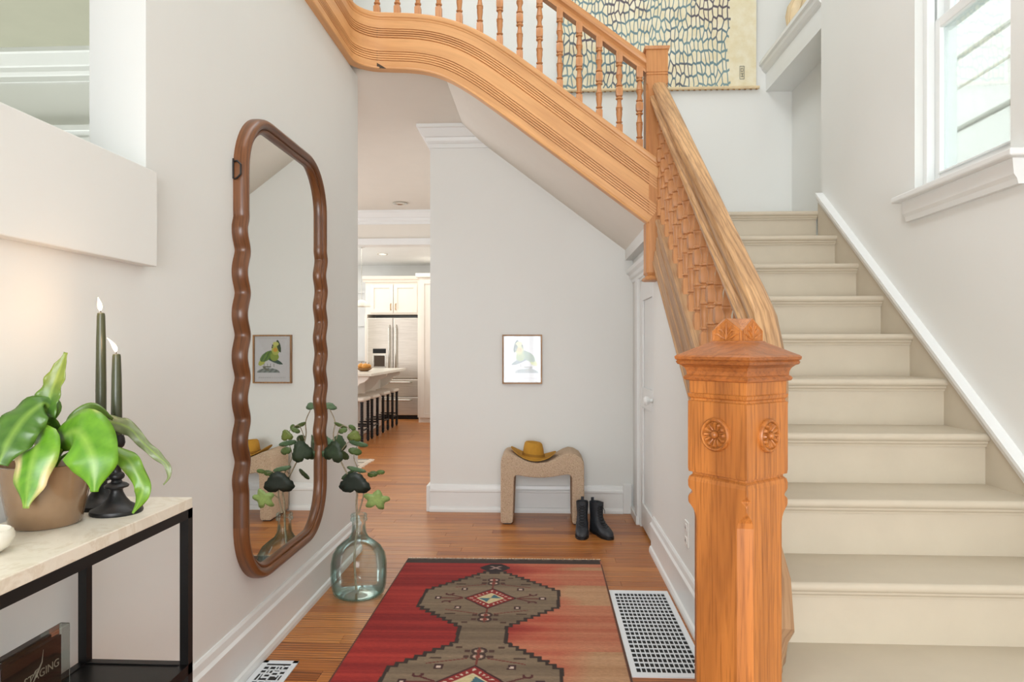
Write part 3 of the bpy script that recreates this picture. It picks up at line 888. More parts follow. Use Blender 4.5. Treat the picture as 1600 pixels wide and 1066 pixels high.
# cross-gabled carved finial
F = 0.043; z0, zs, za = 1.286, 1.313, 1.344
def rot38(p): return (NX + p[0] * math.cos(a38) - p[1] * math.sin(a38), NY + p[0] * math.sin(a38) + p[1] * math.cos(a38), p[2])
m = MB()
for sw in (0, 1):
    pr = [(-F, z0), (F, z0), (F, zs), (0, za), (-F, zs)]
    vs = []
    for e in (-F - 0.001, F + 0.001):
        for u, z in pr: vs.append(rot38((u, e, z) if sw == 0 else (e, u, z)))
    m.add(vs, [(0, 1, 2, 3, 4), (9, 8, 7, 6, 5)] + [(i, i + 5, (i + 1) % 5 + 5, (i + 1) % 5) for i in range(5)])
fin = m.build('post_finial', 'oak_newel', NP)
def face_pts(face, u, z, o):
    """point on a face of the rotated square: face 0 = front-left, 1 = front-right"""
    return rot38((-o, u, z)) if face == 0 else rot38((u, -o, z))
for face in (0, 1):
    m = MB()
    sg = 1 if face == 0 else 1
    def P(u, z, o=F + 0.002): return face_pts(face, u, z, o)
    for s_ in (-1, 1):
        m.tube([P(0, 1.292), P(s_ * .006, 1.305), P(s_ * .016, 1.315), P(s_ * .024, 1.314)], [.002, .003, .003, .0012], 6)
        m.tube([P(0, 1.292), P(s_ * .014, 1.296), P(s_ * .026, 1.304), P(s_ * .036, 1.305)], [.002, .003, .003, .0012], 6)
        m.tube([P(s_ * .004, 1.31), P(s_ * .008, 1.32), P(s_ * .014, 1.326)], [.001, .0028, .001], 6)
        m.tube([P(s_ * F * .9, z0 + .004, F + .001), P(s_ * F * .9, zs - .001, F + .001), P(0, za - .006, F + .001)], .0011, 6)
    m.tube([P(0, 1.292), P(0, 1.31), P(0, 1.332)], [.002, .0032, .001], 6)
    m.tube([P(-F * .9, z0 + .004, F + .001), P(F * .9, z0 + .004, F + .001)], .0011, 6)
    m.build('carving', 'oak_newel', fin, smooth=50)
    # rosette
    m = MB(); zc = 1.058
    def Q(r, t, o): return face_pts(face, r * math.cos(t), zc + r * math.sin(t), h + o)
    ring = [(.0415, 0), (.0415, .006), (.038, .010), (.034, .009), (.032, .004), (.010, .004)]
    N = 32; vs = [Q(r, 2 * math.pi * i / N, o) for r, o in ring for i in range(N)]
    m.add(vs, [(j * N + i, j * N + (i + 1) % N, (j + 1) * N + (i + 1) % N, (j + 1) * N + i) for j in range(len(ring) - 1) for i in range(N)])
    ros = m.build('rosette', 'oak_newel', NP, smooth=50)
    m = MB()
    for k in range(12):
        t = 2 * math.pi * k / 12; dt = 0.20
        vs = [Q(.011, t - dt * .9, .005), Q(.011, t + dt * .9, .005), Q(.030, t + dt, .005), Q(.030, t - dt, .005), Q(.013, t, .008), Q(.027, t - dt * .45, .0135), Q(.027, t + dt * .45, .0135), Q(.0325, t, .006)]
        m.add(vs, [(0, 1, 4), (1, 2, 6, 4), (4, 6, 5), (0, 4, 5, 3), (2, 7, 6), (3, 5, 7), (5, 6, 7)])
    m.build('petals', 'oak_newel', ros)
    m = MB(); ring = [(.0095, .004), (.0095, .010), (.0075, .0145), (.004, .0165), (.0005, .017)]; N = 16
    vs = [Q(r, 2 * math.pi * i / N, o) for r, o in ring for i in range(N)]
    m.add(vs, [(j * N + i, j * N + (i + 1) % N, (j + 1) * N + (i + 1) % N, (j + 1) * N + i) for j in range(len(ring) - 1) for i in range(N)])
    m.build('boss', 'oak_newel', ros, smooth=50)


# ------------------------------------------------------------------ printed grids (rug, picture)
def print_grid(name, mat, parent, corner, ux, uy, nx, ny, fn, thick=0.0, smooth=False):
    """flat grid from corner along vectors ux, uy with a colour per vertex from fn(u, v) (sRGB)"""
    corner, ux, uy = Vector(corner), Vector(ux), Vector(uy)
    nrm = ux.cross(uy).normalized()
    off = Vector(parent['_base']) if parent is not None and '_base' in parent else Vector((0, 0, 0))
    vs = []; cols = []
    for j in range(ny + 1):
        for i in range(nx + 1):
            u, v = i / nx, j / ny
            vs.append(corner + ux * u + uy * v - off)
            cols.extend(lin(fn(u, v)))
    fs = [(j * (nx + 1) + i, j * (nx + 1) + i + 1, (j + 1) * (nx + 1) + i + 1, (j + 1) * (nx + 1) + i) for j in range(ny) for i in range(nx)]
    top = len(vs)
    if thick:
        rim = [i for i in range(nx + 1)] + [j * (nx + 1) + nx for j in range(1, ny + 1)] + [ny * (nx + 1) + i for i in range(nx - 1, -1, -1)] + [j * (nx + 1) for j in range(ny - 1, 0, -1)]
        for k in rim: vs.append(vs[k] - nrm * thick); cols.extend(cols[4 * k:4 * k + 4])
        n = len(rim)
        for a in range(n): fs.append((rim[a], top + a, top + (a + 1) % n, rim[(a + 1) % n]))
        fs.append(tuple(top + a for a in range(n)))
    me = bpy.data.meshes.new(name)
    me.from_pydata([tuple(v) for v in vs], [], fs)
    ca = me.color_attributes.new('print', 'FLOAT_COLOR', 'POINT')
    ca.data.foreach_set('color', cols)
    me.materials.append(MATS[mat])
    o = bpy.data.objects.new(name, me); C.objects.link(o)
    if parent is not None: o.parent = parent
    return o


rr = random.Random(5)
strp = [rr.random() for _ in range(400)]
def sn(v, f, seed=0):
    x = v * f + seed; i = math.floor(x); t = x - i; t = t * t * (3 - 2 * t)
    return strp[int(i) % 400] * (1 - t) + strp[int(i + 1) % 400] * t
def mixc(a, b, t): return tuple(x * (1 - t) + y * t for x, y in zip(a, b))
RX0, RX1, RY0, RLEN = -0.81, 0.335, 4.045, 2.6
def rug_col(u, v):
    x = RX0 + (RX1 - RX0) * u + 0.27      # from the centre line
    d = v * RLEN
    x += 0.004 * math.sin(d * 9)
    ab = sn(d, 22) * 0.55 + sn(d, 70, 9) * 0.3 + sn(d + 0.03 * math.sin(x * 7), 8, 31) * 0.45
    dark = (58, 44, 38); field = mixc((158, 136, 110), (118, 100, 80), ab)
    red = mixc((204, 66, 52), (140, 32, 30), min(1, ab))
    faded = mixc((216, 146, 110), (184, 84, 62), min(1, ab * 0.9)); tan = mixc((206, 170, 132), (180, 148, 106), ab)
    fx = max(0, min(1, (x + 0.06 + 0.10 * (sn(d, 14, 50) - .5) + 0.25 * (sn(d, 5, 77) - .5)) / 0.24))
    red = mixc(red, faded, fx)
    red = mixc(red, tan, max(0, min(1, (x - 0.30 + 0.12 * (sn(d, 9, 5) - 0.3)) / 0.15)) * (0.8 if sn(d, 6, 11) > 0.45 else 0.3))
    if d < 0.025: return mixc((110, 90, 74), dark, sn(x, 60))
    if d < 0.085: return (62, 50, 44) if abs(x) < .6 else red
    if u < 0.006 or u > 0.992: return (98, 60, 48)
    # hexagon near the end
    q = abs(x + 0.003); dd = d - 0.165
    if q < 0.085 - 0.9 * max(0, abs(dd) - 0.01) and abs(dd) < 0.07:
        if abs(x) < 0.035 and abs(dd) < 0.028 and (abs(abs(x) - abs(dd)) < 0.009): return (170, 140, 130)
        return (46, 34, 34)
    if q < 0.03 and 0.22 < d < 0.27: return (58, 44, 40)
    per = 0.86; dk = abs(((d - 0.635 + per / 2) % per) - per / 2)
    if d < 0.635: dk = 0.635 - d
    def hw(t):
        t = math.floor(t / 0.032) * 0.032
        if t < 0.10: return 0.35
        if t < 0.34: return 0.35 - (t - 0.10) / 0.24 * 0.235
        return 0.115
    top = d < 0.635
    def hwf(t):
        if top:
            tq = math.floor(t / 0.032) * 0.032
            if tq < 0.10: return 0.35
            if tq < 0.39: return 0.35 - (tq - 0.10) / 0.29 * 0.29
            return -1
        return hw(t)
    w0 = hwf(dk); ax = abs(x)
    if ax > w0: return red
    w1 = hwf(dk + 0.016); w2 = hwf(max(0, dk - 0.016))
    if ax > min(w0, w1, w2) - 0.017: return dark
    # inner lozenge
    lz = ax / 0.135 + dk / 0.142
    if lz < 1:
        if lz > 0.9: return (70, 34, 34)
        if lz > 0.52:
            t = (math.atan2(dk + 1e-6, ax) / HP) * 5
            if abs(t - round(t)) < 0.16 and 0.66 < lz < 0.80: return (222, 200, 178)
            return (150, 44, 40)
        if lz > 0.44: return (222, 206, 164)
        sgnx = x > 0; sg = (d - 0.635 + per / 2) % per > per / 2
        return (74, 112, 122) if (sgnx != sg) and ax > 0.25 * dk else (216, 198, 150)
    # small framed squares, antlers and sprigs
    for cx, cy in ((0.262, 0.0), (0.145, 0.125)):
        a, b = abs(ax - cx), abs(dk - cy)
        if a < 0.017 and b < 0.019:
            return (222, 196, 178) if a < 0.008 and b < 0.009 else (66, 38, 38)
    if 0.135 < ax < 0.245 and dk < 0.006: return (110, 52, 46)
    if 0.135 < ax < 0.21 and abs(dk - (ax - 0.135) * 0.55 - 0.004) < 0.006: return (96, 44, 42)
    if 0.19 < ax < 0.235 and abs(math.hypot(ax - 0.213, dk - 0.062) - 0.02) < 0.007 and dk < 0.066: return (86, 40, 40)
    if abs(ax - 0.12) < 0.08 and abs(dk - 0.175 + 0.3 * (ax - 0.12)) < 0.004: return (120, 56, 48)
    if ax < 0.004 and 0.14 < dk < 0.3: return (126, 60, 50)
    for cy in (0.215, 0.265):
        r_ = math.hypot(ax, dk - cy)
        if abs(r_ - 0.028) < 0.006: return (70, 48, 44)
        if abs(ax - 0.05) < 0.012 and abs(dk - cy) < 0.012: return (84, 56, 48)
        if ax < 0.024 and abs(ax - 0.014) < 0.005 and abs(dk - cy) < 0.008: return (214, 178, 160)
        if ax < 0.03 and r_ < 0.014: return (150, 66, 56)
    if abs(ax - 0.17) < 0.025 and abs(dk - 0.2) < 0.008: return (80, 58, 48)
    if abs(ax - 0.09) < 0.014 and abs(dk - 0.30) < 0.01: return (88, 62, 50)
    return field


RG = thing('rug', 'long red Persian style runner rug with a grey brown stepped medallion on the oak floor', 'rug', (-0.24, 2.75, 0))
print_grid('pile', 'rug_wool', RG, (RX0, RY0, 0.009), (RX1 - RX0, 0.02, 0), (-0.005, -RLEN, 0), 250, 560, lambda u, v: rug_col(u, v))
MB().add([(RX0, RY0, 0.0085), (RX1, RY0 + .02, 0.0085), (RX1, RY0 + .02, 0.001), (RX0, RY0, 0.001), (RX0, RY0 - RLEN, .0085), (RX1, RY0 - RLEN, .0085), (RX1, RY0 - RLEN, .001), (RX0, RY0 - RLEN, .001)],
         [(0, 1, 2, 3), (4, 5, 6, 7), (0, 4, 7, 3), (1, 5, 6, 2), (3, 2, 6, 7), (0, 1, 5, 4)]).build('backing', 'dark_gap', RG)
m = MB()
for i in range(150):
    x = RX0 + (RX1 - RX0) * (i + .5) / 150; y0 = RY0 + 0.02 * (i / 150)
    L = random.uniform(0.008, 0.026); dx = random.uniform(-.006, .006)
    m.tube([(x, y0 - .002, .006), (x + dx * .5, y0 + L * .5, .007), (x + dx, y0 + L, .004)], [.0034, .003, .0022], 5)
m.build('fringe', 'fringe_wool', RG, kind='stuff')

# ------------------------------------------------------------------ floor registers
RE = thing('floor_register', 'large white floor grille with square holes beside the runner rug', 'floor register', (0.49, 3.11, 0))
x0, x1, y0, y1 = 0.338, 0.638, 2.645, 3.575
gx0, gx1, gy0, gy1 = 0.362, 0.614, 2.68, 3.535
MB().box(gx0 - .004, gx1 + .004, gy0 - .004, gy1 + .004, 0.0005, 0.001).build('duct', 'duct_dark', RE)
m = MB(); m.box(x0, gx0, y0, y1, 0.0, .005); m.box(gx1, x1, y0, y1, 0, .005); m.box(gx0, gx1, y0, gy0, 0, .005); m.box(gx0, gx1, gy1, y1, 0, .005)
m.build('rim', 'register_white', RE)
for k in range(12):
    x = gx0 + (gx1 - gx0) * (k + 1) / 13
    MB().box(x - .0021, x + .0021, gy0, gy1, .001, .0048).build('bar', 'register_white', RE)
for k in range(19):
    yy = gy0 + (gy1 - gy0) * (k + 1) / 20
    MB().box(gx0, gx1, yy - .003, yy + .003, .001, .0046).build('crossbar', 'register_white', RE)
RL = thing('floor_register', 'small white fretwork floor vent against the left baseboard', 'floor register', (-1.057, 2.56, 0))
x0, x1, y0, y1 = -1.128, -0.986, 2.40, 2.712
MB().box(x0 + .02, x1 - .02, y0 + .02, y1 - .02, 0.0005, 0.0012).build('duct', 'duct_dark', RL)
m = MB(); m.box(x0, x0 + .022, y0, y1, 0, .005); m.box(x1 - .022, x1, y0, y1, 0, .005); m.box(x0, x1, y0, y0 + .022, 0, .005); m.box(x0, x1, y1 - .022, y1, 0, .005)
m.build('rim', 'register_white', RL, bevel=.001)
m = MB()
for (a, b, c_, d_) in ((0, 98, 20, 26), (0, 98, 52, 57), (20, 26, 26, 120), (47, 52, 26, 268), (73, 79, 20, 110), (0, 20, 80, 86), (26, 47, 84, 90), (26, 47, 112, 118), (52, 73, 70, 76), (52, 73, 98, 104), (79, 98, 90, 96), (79, 98, 60, 66),
                       (0, 98, 140, 146), (0, 98, 175, 181), (20, 26, 146, 268), (73, 79, 146, 268), (0, 98, 210, 216), (0, 98, 242, 248), (32, 36, 57, 84), (60, 64, 26, 52), (10, 14, 86, 140), (86, 90, 96, 140)):
    m.box(x0 + .022 + a / 1000, x0 + .022 + b / 1000, y1 - .022 - d_ / 1000, y1 - .022 - c_ / 1000, .001, .0046)
m.build('fretwork', 'register_white', RL)

# ------------------------------------------------------------------ wall outlet
OU = thing('wall_outlet', 'white double wall socket low on the wall beneath the stairs', 'outlet', (0.68, 3.28, 0.33))
MB().box(0.673, 0.68, 3.235, 3.315, 0.325, 0.445).build('cover_plate', 'outlet_plastic', OU, bevel=.002)
for z in (0.355, 0.415):
    s_ = MB().box(0.670, 0.674, 3.258, 3.292, z - .016, z + .016).build('socket', 'outlet_plastic', OU, bevel=.001)
    MB().box(0.6694, 0.6702, 3.266, 3.269, z - .007, z + .005).box(0.6694, 0.6702, 3.281, 3.284, z - .007, z + .005).build('slots', 'duct_dark', s_)

# ------------------------------------------------------------------ wavy mirror
MI = thing('wall_mirror', 'tall mirror in a wavy rounded walnut frame on the left wall', 'mirror', (-1.16, 2.98, 1.27))
ya, yb, za_, zb = 2.53, 3.43, 0.365, 2.165
Rc = 0.23
def mirror_path(inset):
    P = []
    y0_, y1_, z0_, z1_ = ya + inset, yb - inset, za_ + inset, zb - inset; r = Rc - inset
    def wav(z):
        a, b = 0.72, 1.78
        if z < a or z > b: return 0
        e = min(1, (z - a) / .06, (b - z) / .06)
        return 0.0125 * e * math.sin((z - 0.72) / 0.159 * 2 * math.pi)
    n = 150
    for i in range(n):            # near side going up
        z = z0_ + r + (z1_ - z0_ - 2 * r) * i / n; P.append((y0_ - wav(z), z))
    for i in range(14):
        t = math.pi - HP * i / 14; P.append((y0_ + r + r * math.cos(t), z1_ - r + r * math.sin(t)))
    for i in range(10): P.append((y0_ + r + (y1_ - y0_ - 2 * r) * i / 10, z1_))
    for i in range(14):
        t = HP - HP * i / 14; P.append((y1_ - r + r * math.cos(t), z1_ - r + r * math.sin(t)))
    for i in range(n):
        z = z1_ - r - (z1_ - z0_ - 2 * r) * i / n; P.append((y1_ + wav(z), z))
    for i in range(14):
        t = -HP * i / 14; P.append((y1_ - r + r * math.cos(t), z0_ + r + r * math.sin(t)))
    for i in range(10): P.append((y1_ - r - (y1_ - y0_ - 2 * r) * i / 10, z0_))
    for i in range(14):
        t = -HP - HP * i / 14; P.append((y0_ + r + r * math.cos(t), z0_ + r + r * math.sin(t)))
    return P
P = mirror_path(0)
fp = [(-.031, 0), (-.031, .022), (-.029, .034), (-.022, .046), (-.012, .052), (-.002, .050), (.007, .043), (.010, .037), (.011, .033), (.013, .036), (.020, .036), (.027, .030), (.029, .022), (.028, .0)]
n = len(fp); N = len(P); vs = []; fs = []; uvs = []; Lc = 0
per = [0]
for k in range(n): per.append(per[-1] + math.dist(fp[k], fp[(k + 1) % n]))
Ls = []
for i in range(N):
    y_, z_ = P[i]; ty, tz = P[(i + 1) % N][0] - P[i - 1][0], P[(i + 1) % N][1] - P[i - 1][1]
    l_ = math.hypot(ty, tz); ny_, nz_ = tz / l_, -ty / l_       # inward normal (path is clockwise seen from the room)
    Ls.append(Lc); Lc += math.dist(P[i], P[(i + 1) % N])
    for a, hgt in fp: vs.append((-1.16 + hgt, y_ + ny_ * a, z_ + nz_ * a))
for i in range(N):
    for k in range(n):
        k2 = (k + 1) % n; i2 = (i + 1) % N
        fs.append((i * n + k, i * n + k2, i2 * n + k2, i2 * n + k))
        l2 = Ls[i] + .01
        uvs.append([(Ls[i], per[k]), (Ls[i], per[k + 1]), (l2, per[k + 1]), (l2, per[k])])
MB().add(vs, fs, uvs).build('frame', 'walnut_frame', MI, smooth=40)
Pm = mirror_path(0.015)
MB().add([(-1.142, a, b) for a, b in Pm] + [(-1.147, a, b) for a, b in Pm], [tuple(range(N)), tuple(range(2 * N - 1, N - 1, -1))] + [(i, (i + 1) % N, (i + 1) % N + N, i + N) for i in range(N)]).build('mirror_glass', 'mirror_silver', MI)
m = MB(); m.tube([(-1.155, 2.50, 1.965), (-1.14, 2.488, 1.965), (-1.125, 2.486, 1.95), (-1.125, 2.486, 1.915), (-1.14, 2.488, 1.90), (-1.155, 2.50, 1.90)], .0035, 6); m.tube([(-1.157, 2.494, 1.90), (-1.157, 2.494, 1.975)], .003, 6)
m.build('hanging_bracket', 'black_iron', MI)

# ------------------------------------------------------------------ console table
CT = thing('console_table', 'narrow console table with cream stone top and thin black metal frame', 'table', (-1.0, 1.0, 0))
T0, T1, TX0, TX1, TZ = 0.45, 1.635, -1.135, -0.86, 0.905
MB().box(TX0, TX1, T0, T1, TZ - .026, TZ).build('table_top', 'marble_top', CT, bevel=.002)
fz = TZ - .026; q = 0.021
m = MB()
for xx in (TX0, TX1 - q): m.box(xx, xx + q, T0, T1, fz - .022, fz)
for yy in (T0, T1 - q): m.box(TX0, TX1, yy, yy + q, fz - .022, fz)
m.build('top_frame', 'black_metal', CT)
for xx in (TX0, TX1 - q):
    for yy in (T0, T1 - q): MB().box(xx, xx + q, yy, yy + q, 0, fz - .021).build('leg', 'black_metal', CT)
MB().box(TX0 + .004, TX1 - .004, T0 + .004, T1 - .004, 0.485, 0.50).build('shelf', 'black_metal', CT)
m = MB(); m.box(TX0, TX1, T0, T0 + q, .478, .503); m.box(TX0, TX1, T1 - q, T1, .478, .503); m.box(TX0, TX0 + q, T0, T1, .478, .503); m.box(TX1 - q, TX1, T0, T1, .478, .503)
m.build('shelf_frame', 'black_metal', CT)

# white bowl
B = thing('bowl', 'small cream ceramic bowl at the left end of the stone table top', 'bowl', (-1.015, 1.155, TZ))
m = MB(); m.lathe([(.001, .006), (.030, .006), (.045, .018), (.053, .034), (.050, .045), (.046, .048), (.048, .044), (.044, .040), (.036, .046)][:6] + [(.044, .046), (.046, .034), (.038, .016), (.001, .012)], (-1.0, 1.165, TZ - .006), 32, cap=False)
m.build('bowl_body', 'ceramic_white', B, smooth=60)

# ---- candles
def candlestick(x, y, ht, label):
    o = thing('candlestick', label, 'candlestick', (x, y, TZ), 'black turned candlesticks')
    k = ht / 0.175
    pr = [(.001, 0), (.052, 0), (.0535, .004), (.052, .009), (.040, .014), (.028, .022), (.019, .034), (.0135, .046), (.0125, .052), (.014, .055), (.024, .058), (.025, .062), (.020, .066), (.012, .069), (.010, .074), (.015, .078), (.0165, .083), (.015, .088), (.010, .092),
          (.009, .100), (.0115, .104), (.0125, .109), (.010, .113), (.0085, .118), (.009, .128), (.015, .132), (.0155, .136), (.009, .140), (.009, .144), (.015, .150), (.0175, .158), (.0165, .168), (.014, .175), (.011, .175), (.011, .160), (.001, .160)]
    m = MB(); m.lathe([(r, z * k if z > .05 else z * (1 + (k - 1) * z / .05)) for r, z in pr], (x, y, TZ), 28, cap=False)
    m.build('stick', 'black_iron', o, smooth=40)
    return o
def candle(x, y, z0, z1, lean, label):
    o = thing('taper_candle', label, 'candle', (x, y, z0), 'lit dark green taper candles')
    m = MB(); hh = z1 - z0
    m.lathe([(.0095, 0), (.0112, hh * .05), (.0112, hh * .35), (.0100, hh * .75), (.0085, hh * .97), (.0075, hh * .995), (.004, hh)], (x, y, z0), 20)
    m.build('wax', 'candle_wax', o, smooth=60)
    m = MB(); m.tube([(x, y, z1 - .001), (x - .001, y, z1 + .004), (x - .003, y, z1 + .007)], .0009, 6); m.build('wick', 'candle_wick', o)
    m = MB(); vs = []; pr = [(.0008, 0), (.0034, .005), (.0046, .011), (.0042, .018), (.0026, .026), (.0010, .033), (.0002, .037)]
    n_ = 12
    vs = [(x - .002 + lean * z * 12 * z + r * math.cos(2 * math.pi * i / n_) * 1.1, y + r * math.sin(2 * math.pi * i / n_), z1 + .004 + z * .85) for r, z in pr for i in range(n_)]
    m.add(vs, [(j * n_ + i, j * n_ + (i + 1) % n_, (j + 1) * n_ + (i + 1) % n_, (j + 1) * n_ + i) for j in range(len(pr) - 1) for i in range(n_)] + [tuple(range(n_))])
    m.build('flame', 'candle_flame', o, smooth=60)
    l = bpy.data.lights.new('candle_light', 'POINT'); l.energy = 0.2; l.color = (1.0, 0.62, 0.36); l.shadow_soft_size = .012
    lo = bpy.data.objects.new('candle_light', l); lo.location = (x - .002, y - .02, z1 + .03); C.objects.link(lo)
candlestick(-1.018, 1.525, .190, 'black turned candlestick of the taller candle, nearer the wall')
candle(-1.018, 1.525, TZ + .175, 1.352, -.3, 'tall lit dark green taper candle with the higher flame')
candlestick(-0.949, 1.475, .172, 'black turned candlestick of the shorter candle, nearer the table end')
candle(-0.949, 1.475, TZ + .158, 1.258, -1.2, 'shorter lit dark green taper candle on the right')

# ---- potted plant
PP = thing('potted_fern', "bird's nest fern with broad wavy leaves in a glossy brown pot", 'potted plant', (-1.035, 1.375, TZ))
m = MB(); pc = (-1.035, 1.375, TZ)
m.lathe([(.001, 0), (.060, 0), (.065, .004), (.072, .04), (.080, .085), (.086, .125), (.0865, .128), (.083, .129), (.078, .10), (.074, .095), (.001, .095)], pc, 40, cap=False)
m.build('pot', 'brown_glaze', PP, smooth=45)
m = MB(); m.lathe([(.001, .103), (.03, .105), (.06, .10), (.079, .096)], pc, 24, cap=False); m.build('potting_soil', 'soil', PP, smooth=60)


def leaf(parent, spine, widths, name='leaf', nhint=(0.25, -0.8, 0.5), col=((60, 120, 22), (112, 158, 40)), edge=None, tip=None, ripple=0.10, fold=0.25, mat='leaf_green', cols_n=9, rf=9, thick=True, midrib=(150, 180, 80)):
    sp = cat_rom(spine, 7); M = len(sp); vs = []; cs = []
    nh = Vector(nhint).normalized(); side_prev = None
    off = Vector(parent['_base'])
    lens = [0]
    for i in range(1, M): lens.append(lens[-1] + (sp[i] - sp[i - 1]).length)
    for i, p in enumerate(sp):
        t = (sp[min(i + 1, M - 1)] - sp[max(i - 1, 0)]).normalized()
        sd = t.cross(nh)
        if sd.length < .15 and side_prev: sd = side_prev
        sd.normalize()
        if side_prev and sd.dot(side_prev) < 0: sd = -sd
        if side_prev: sd = (sd * .5 + side_prev * .5).normalized()
        side_prev = sd
        nr = sd.cross(t).normalized()
        if nr.dot(nh) < 0: nr = -nr
        tt = lens[i] / lens[-1]
        wd = lerp_list(widths, tt) * .5
        wd *= 1 + 0.05 * math.sin(tt * rf * 6.3)
        for k in range(cols_n):
            u = -1 + 2 * k / (cols_n - 1)
            rp = ripple * wd * math.sin(tt * rf * 6.28 + (1.2 if u > 0 else 0)) * u * u
            q = p + sd * (u * wd) + nr * (fold * wd * (abs(u) ** 1.5) * -1 + rp)
            vs.append(tuple(q - off))
            vein = 0.5 + 0.5 * math.sin(tt * 60 - abs(u) * 7)
            c = mixc(col[0], col[1], 0.35 + 0.35 * abs(u) + 0.25 * vein)
            if k == cols_n // 2: c = mixc(c, midrib, .6)
            if edge and abs(u) > 0.7 and tt > .25: c = mixc(c, edge, .5 + .5 * math.sin(tt * 11 + u))
            if tip and tt > tip[1]: c = mixc(c, tip[0], min(1, (tt - tip[1]) * 6) * tip[2])
            cs.extend(lin(c))
    fs = [(i * cols_n + k, i * cols_n + k + 1, (i + 1) * cols_n + k + 1, (i + 1) * cols_n + k) for i in range(M - 1) for k in range(cols_n - 1)]
    me = bpy.data.meshes.new(name); me.from_pydata(vs, [], fs)
    ca = me.color_attributes.new('print', 'FLOAT_COLOR', 'POINT'); ca.data.foreach_set('color', cs)
    me.materials.append(MATS[mat]); me.shade_smooth()
    o = bpy.data.objects.new(name, me); C.objects.link(o); o.parent = parent
    if thick:
        so = o.modifiers.new('thickness', 'SOLIDIFY'); so.thickness = 0.0009
    return o


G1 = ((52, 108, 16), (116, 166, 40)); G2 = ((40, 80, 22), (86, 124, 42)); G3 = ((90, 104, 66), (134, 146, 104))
O = (-1.03, 1.385, 1.005)
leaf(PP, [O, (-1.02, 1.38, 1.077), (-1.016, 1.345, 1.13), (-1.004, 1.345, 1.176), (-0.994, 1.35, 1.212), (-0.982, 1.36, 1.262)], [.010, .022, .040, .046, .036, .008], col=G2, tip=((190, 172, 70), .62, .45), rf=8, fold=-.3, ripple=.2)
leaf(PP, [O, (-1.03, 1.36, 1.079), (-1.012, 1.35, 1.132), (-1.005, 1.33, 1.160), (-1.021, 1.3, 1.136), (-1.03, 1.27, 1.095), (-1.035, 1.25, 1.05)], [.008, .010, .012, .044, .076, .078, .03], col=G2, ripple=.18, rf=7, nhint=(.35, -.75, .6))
leaf(PP, [O, (-1.012, 1.34, 1.06), (-1.0, 1.305, 1.083), (-0.994, 1.285, 1.057), (-0.996, 1.275, 1.014), (-0.998, 1.27, 0.962)], [.010, .026, .076, .084, .062, .012], edge=(222, 196, 146), tip=((222, 200, 150), .93, .9), col=G1, rf=4, nhint=(.1, -.9, .3))
leaf(PP, [O, (-1.012, 1.37, 1.05), (-0.962, 1.33, 1.095), (-0.912, 1.3, 1.105), (-0.878, 1.285, 1.068), (-0.868, 1.28, 1.03), (-0.868, 1.28, 0.993)], [.010, .014, .05, .095, .108, .080, .014], col=G1, rf=4, nhint=(.3, -.85, .35))
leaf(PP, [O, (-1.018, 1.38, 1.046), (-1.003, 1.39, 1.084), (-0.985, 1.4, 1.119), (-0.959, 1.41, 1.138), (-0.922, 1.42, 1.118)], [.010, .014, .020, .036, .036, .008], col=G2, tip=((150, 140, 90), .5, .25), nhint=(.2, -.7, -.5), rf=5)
leaf(PP, [O, (-1.022, 1.4, 1.053), (-0.987, 1.42, 1.095), (-0.944, 1.43, 1.112), (-0.888, 1.42, 1.101), (-0.858, 1.42, 1.071), (-0.824, 1.42, 1.041), (-0.803, 1.42, 1.021), (-0.799, 1.42, 0.997), (-0.811, 1.42, 0.979)], [.008, .010, .014, .024, .036, .032, .022, .020, .012, .003], col=G3, rf=8, ripple=.3)
leaf(PP, [O, (-1.001, 1.38, 1.047), (-0.932, 1.385, 1.060), (-0.874, 1.385, 1.043), (-0.85, 1.385, 1.013), (-0.835, 1.385, 0.981), (-0.843, 1.385, 0.951), (-0.857, 1.385, 0.926)], [.006, .006, .008, .020, .040, .034, .030, .005], col=((70, 122, 30), (120, 160, 50)), rf=5, ripple=.3)
leaf(PP, [O, (-1.06, 1.42, 1.06), (-1.09, 1.45, 1.09), (-1.11, 1.48, 1.08)], [.008, .012, .03, .006], col=G2)

# ---- acrylic award block with wood insert and the dark box beneath
SG = thing('display_block', 'clear acrylic block holding a dark plaque with pale lettering, on the black lower shelf', 'sign', (-0.98, 1.24, .50))
ang = math.radians(0)
by0, by1, bx = 1.195, 1.378, -0.985
MB().box(bx - .022, bx, by0, by1, .5265, .70).build('acrylic_block', 'acrylic', SG, bevel=.003)
MB().box(bx - .016, bx - .007, by0 + .008, by1 - .018, .535, .682).build('plaque', 'dark_insert', SG)
def text(name, body, size, loc, rot, mat, parent, ext=.0003, shear=0.0):
    cu = bpy.data.curves.new(name, 'FONT'); cu.body = body; cu.size = size; cu.extrude = ext; cu.shear = shear
    cu.align_x = 'RIGHT'
    cu.materials.append(MATS[mat])
    o = bpy.data.objects.new(name, cu); C.objects.link(o); o.parent = parent
    b = Vector(parent['_base']); o.location = Vector(loc) - b; o.rotation_euler = rot
    dg = bpy.context.evaluated_depsgraph_get(); dg.update()
    me = bpy.data.meshes.new_from_object(o.evaluated_get(dg))
    q = bpy.data.objects.new(name, me); C.objects.link(q); q.parent = parent; q.location = o.location; q.rotation_euler = o.rotation_euler
    bpy.data.objects.remove(o)
    return q
text('lettering', 'STAGING', .0225, (bx - .0066, by1 - .024, .622), (HP, 0, HP), 'ceramic_white', SG)
m = MB(); m.tube([(bx - .0064, by1 - .115 + .015, 0.616), (bx - .0064, by1 - .100 + .015, 0.636), (bx - .0064, by1 - .088 + .015, 0.650), (bx - .0064, by1 - .084 + .015, 0.673)], [.0006, .0022, .0012, .0004], 6)
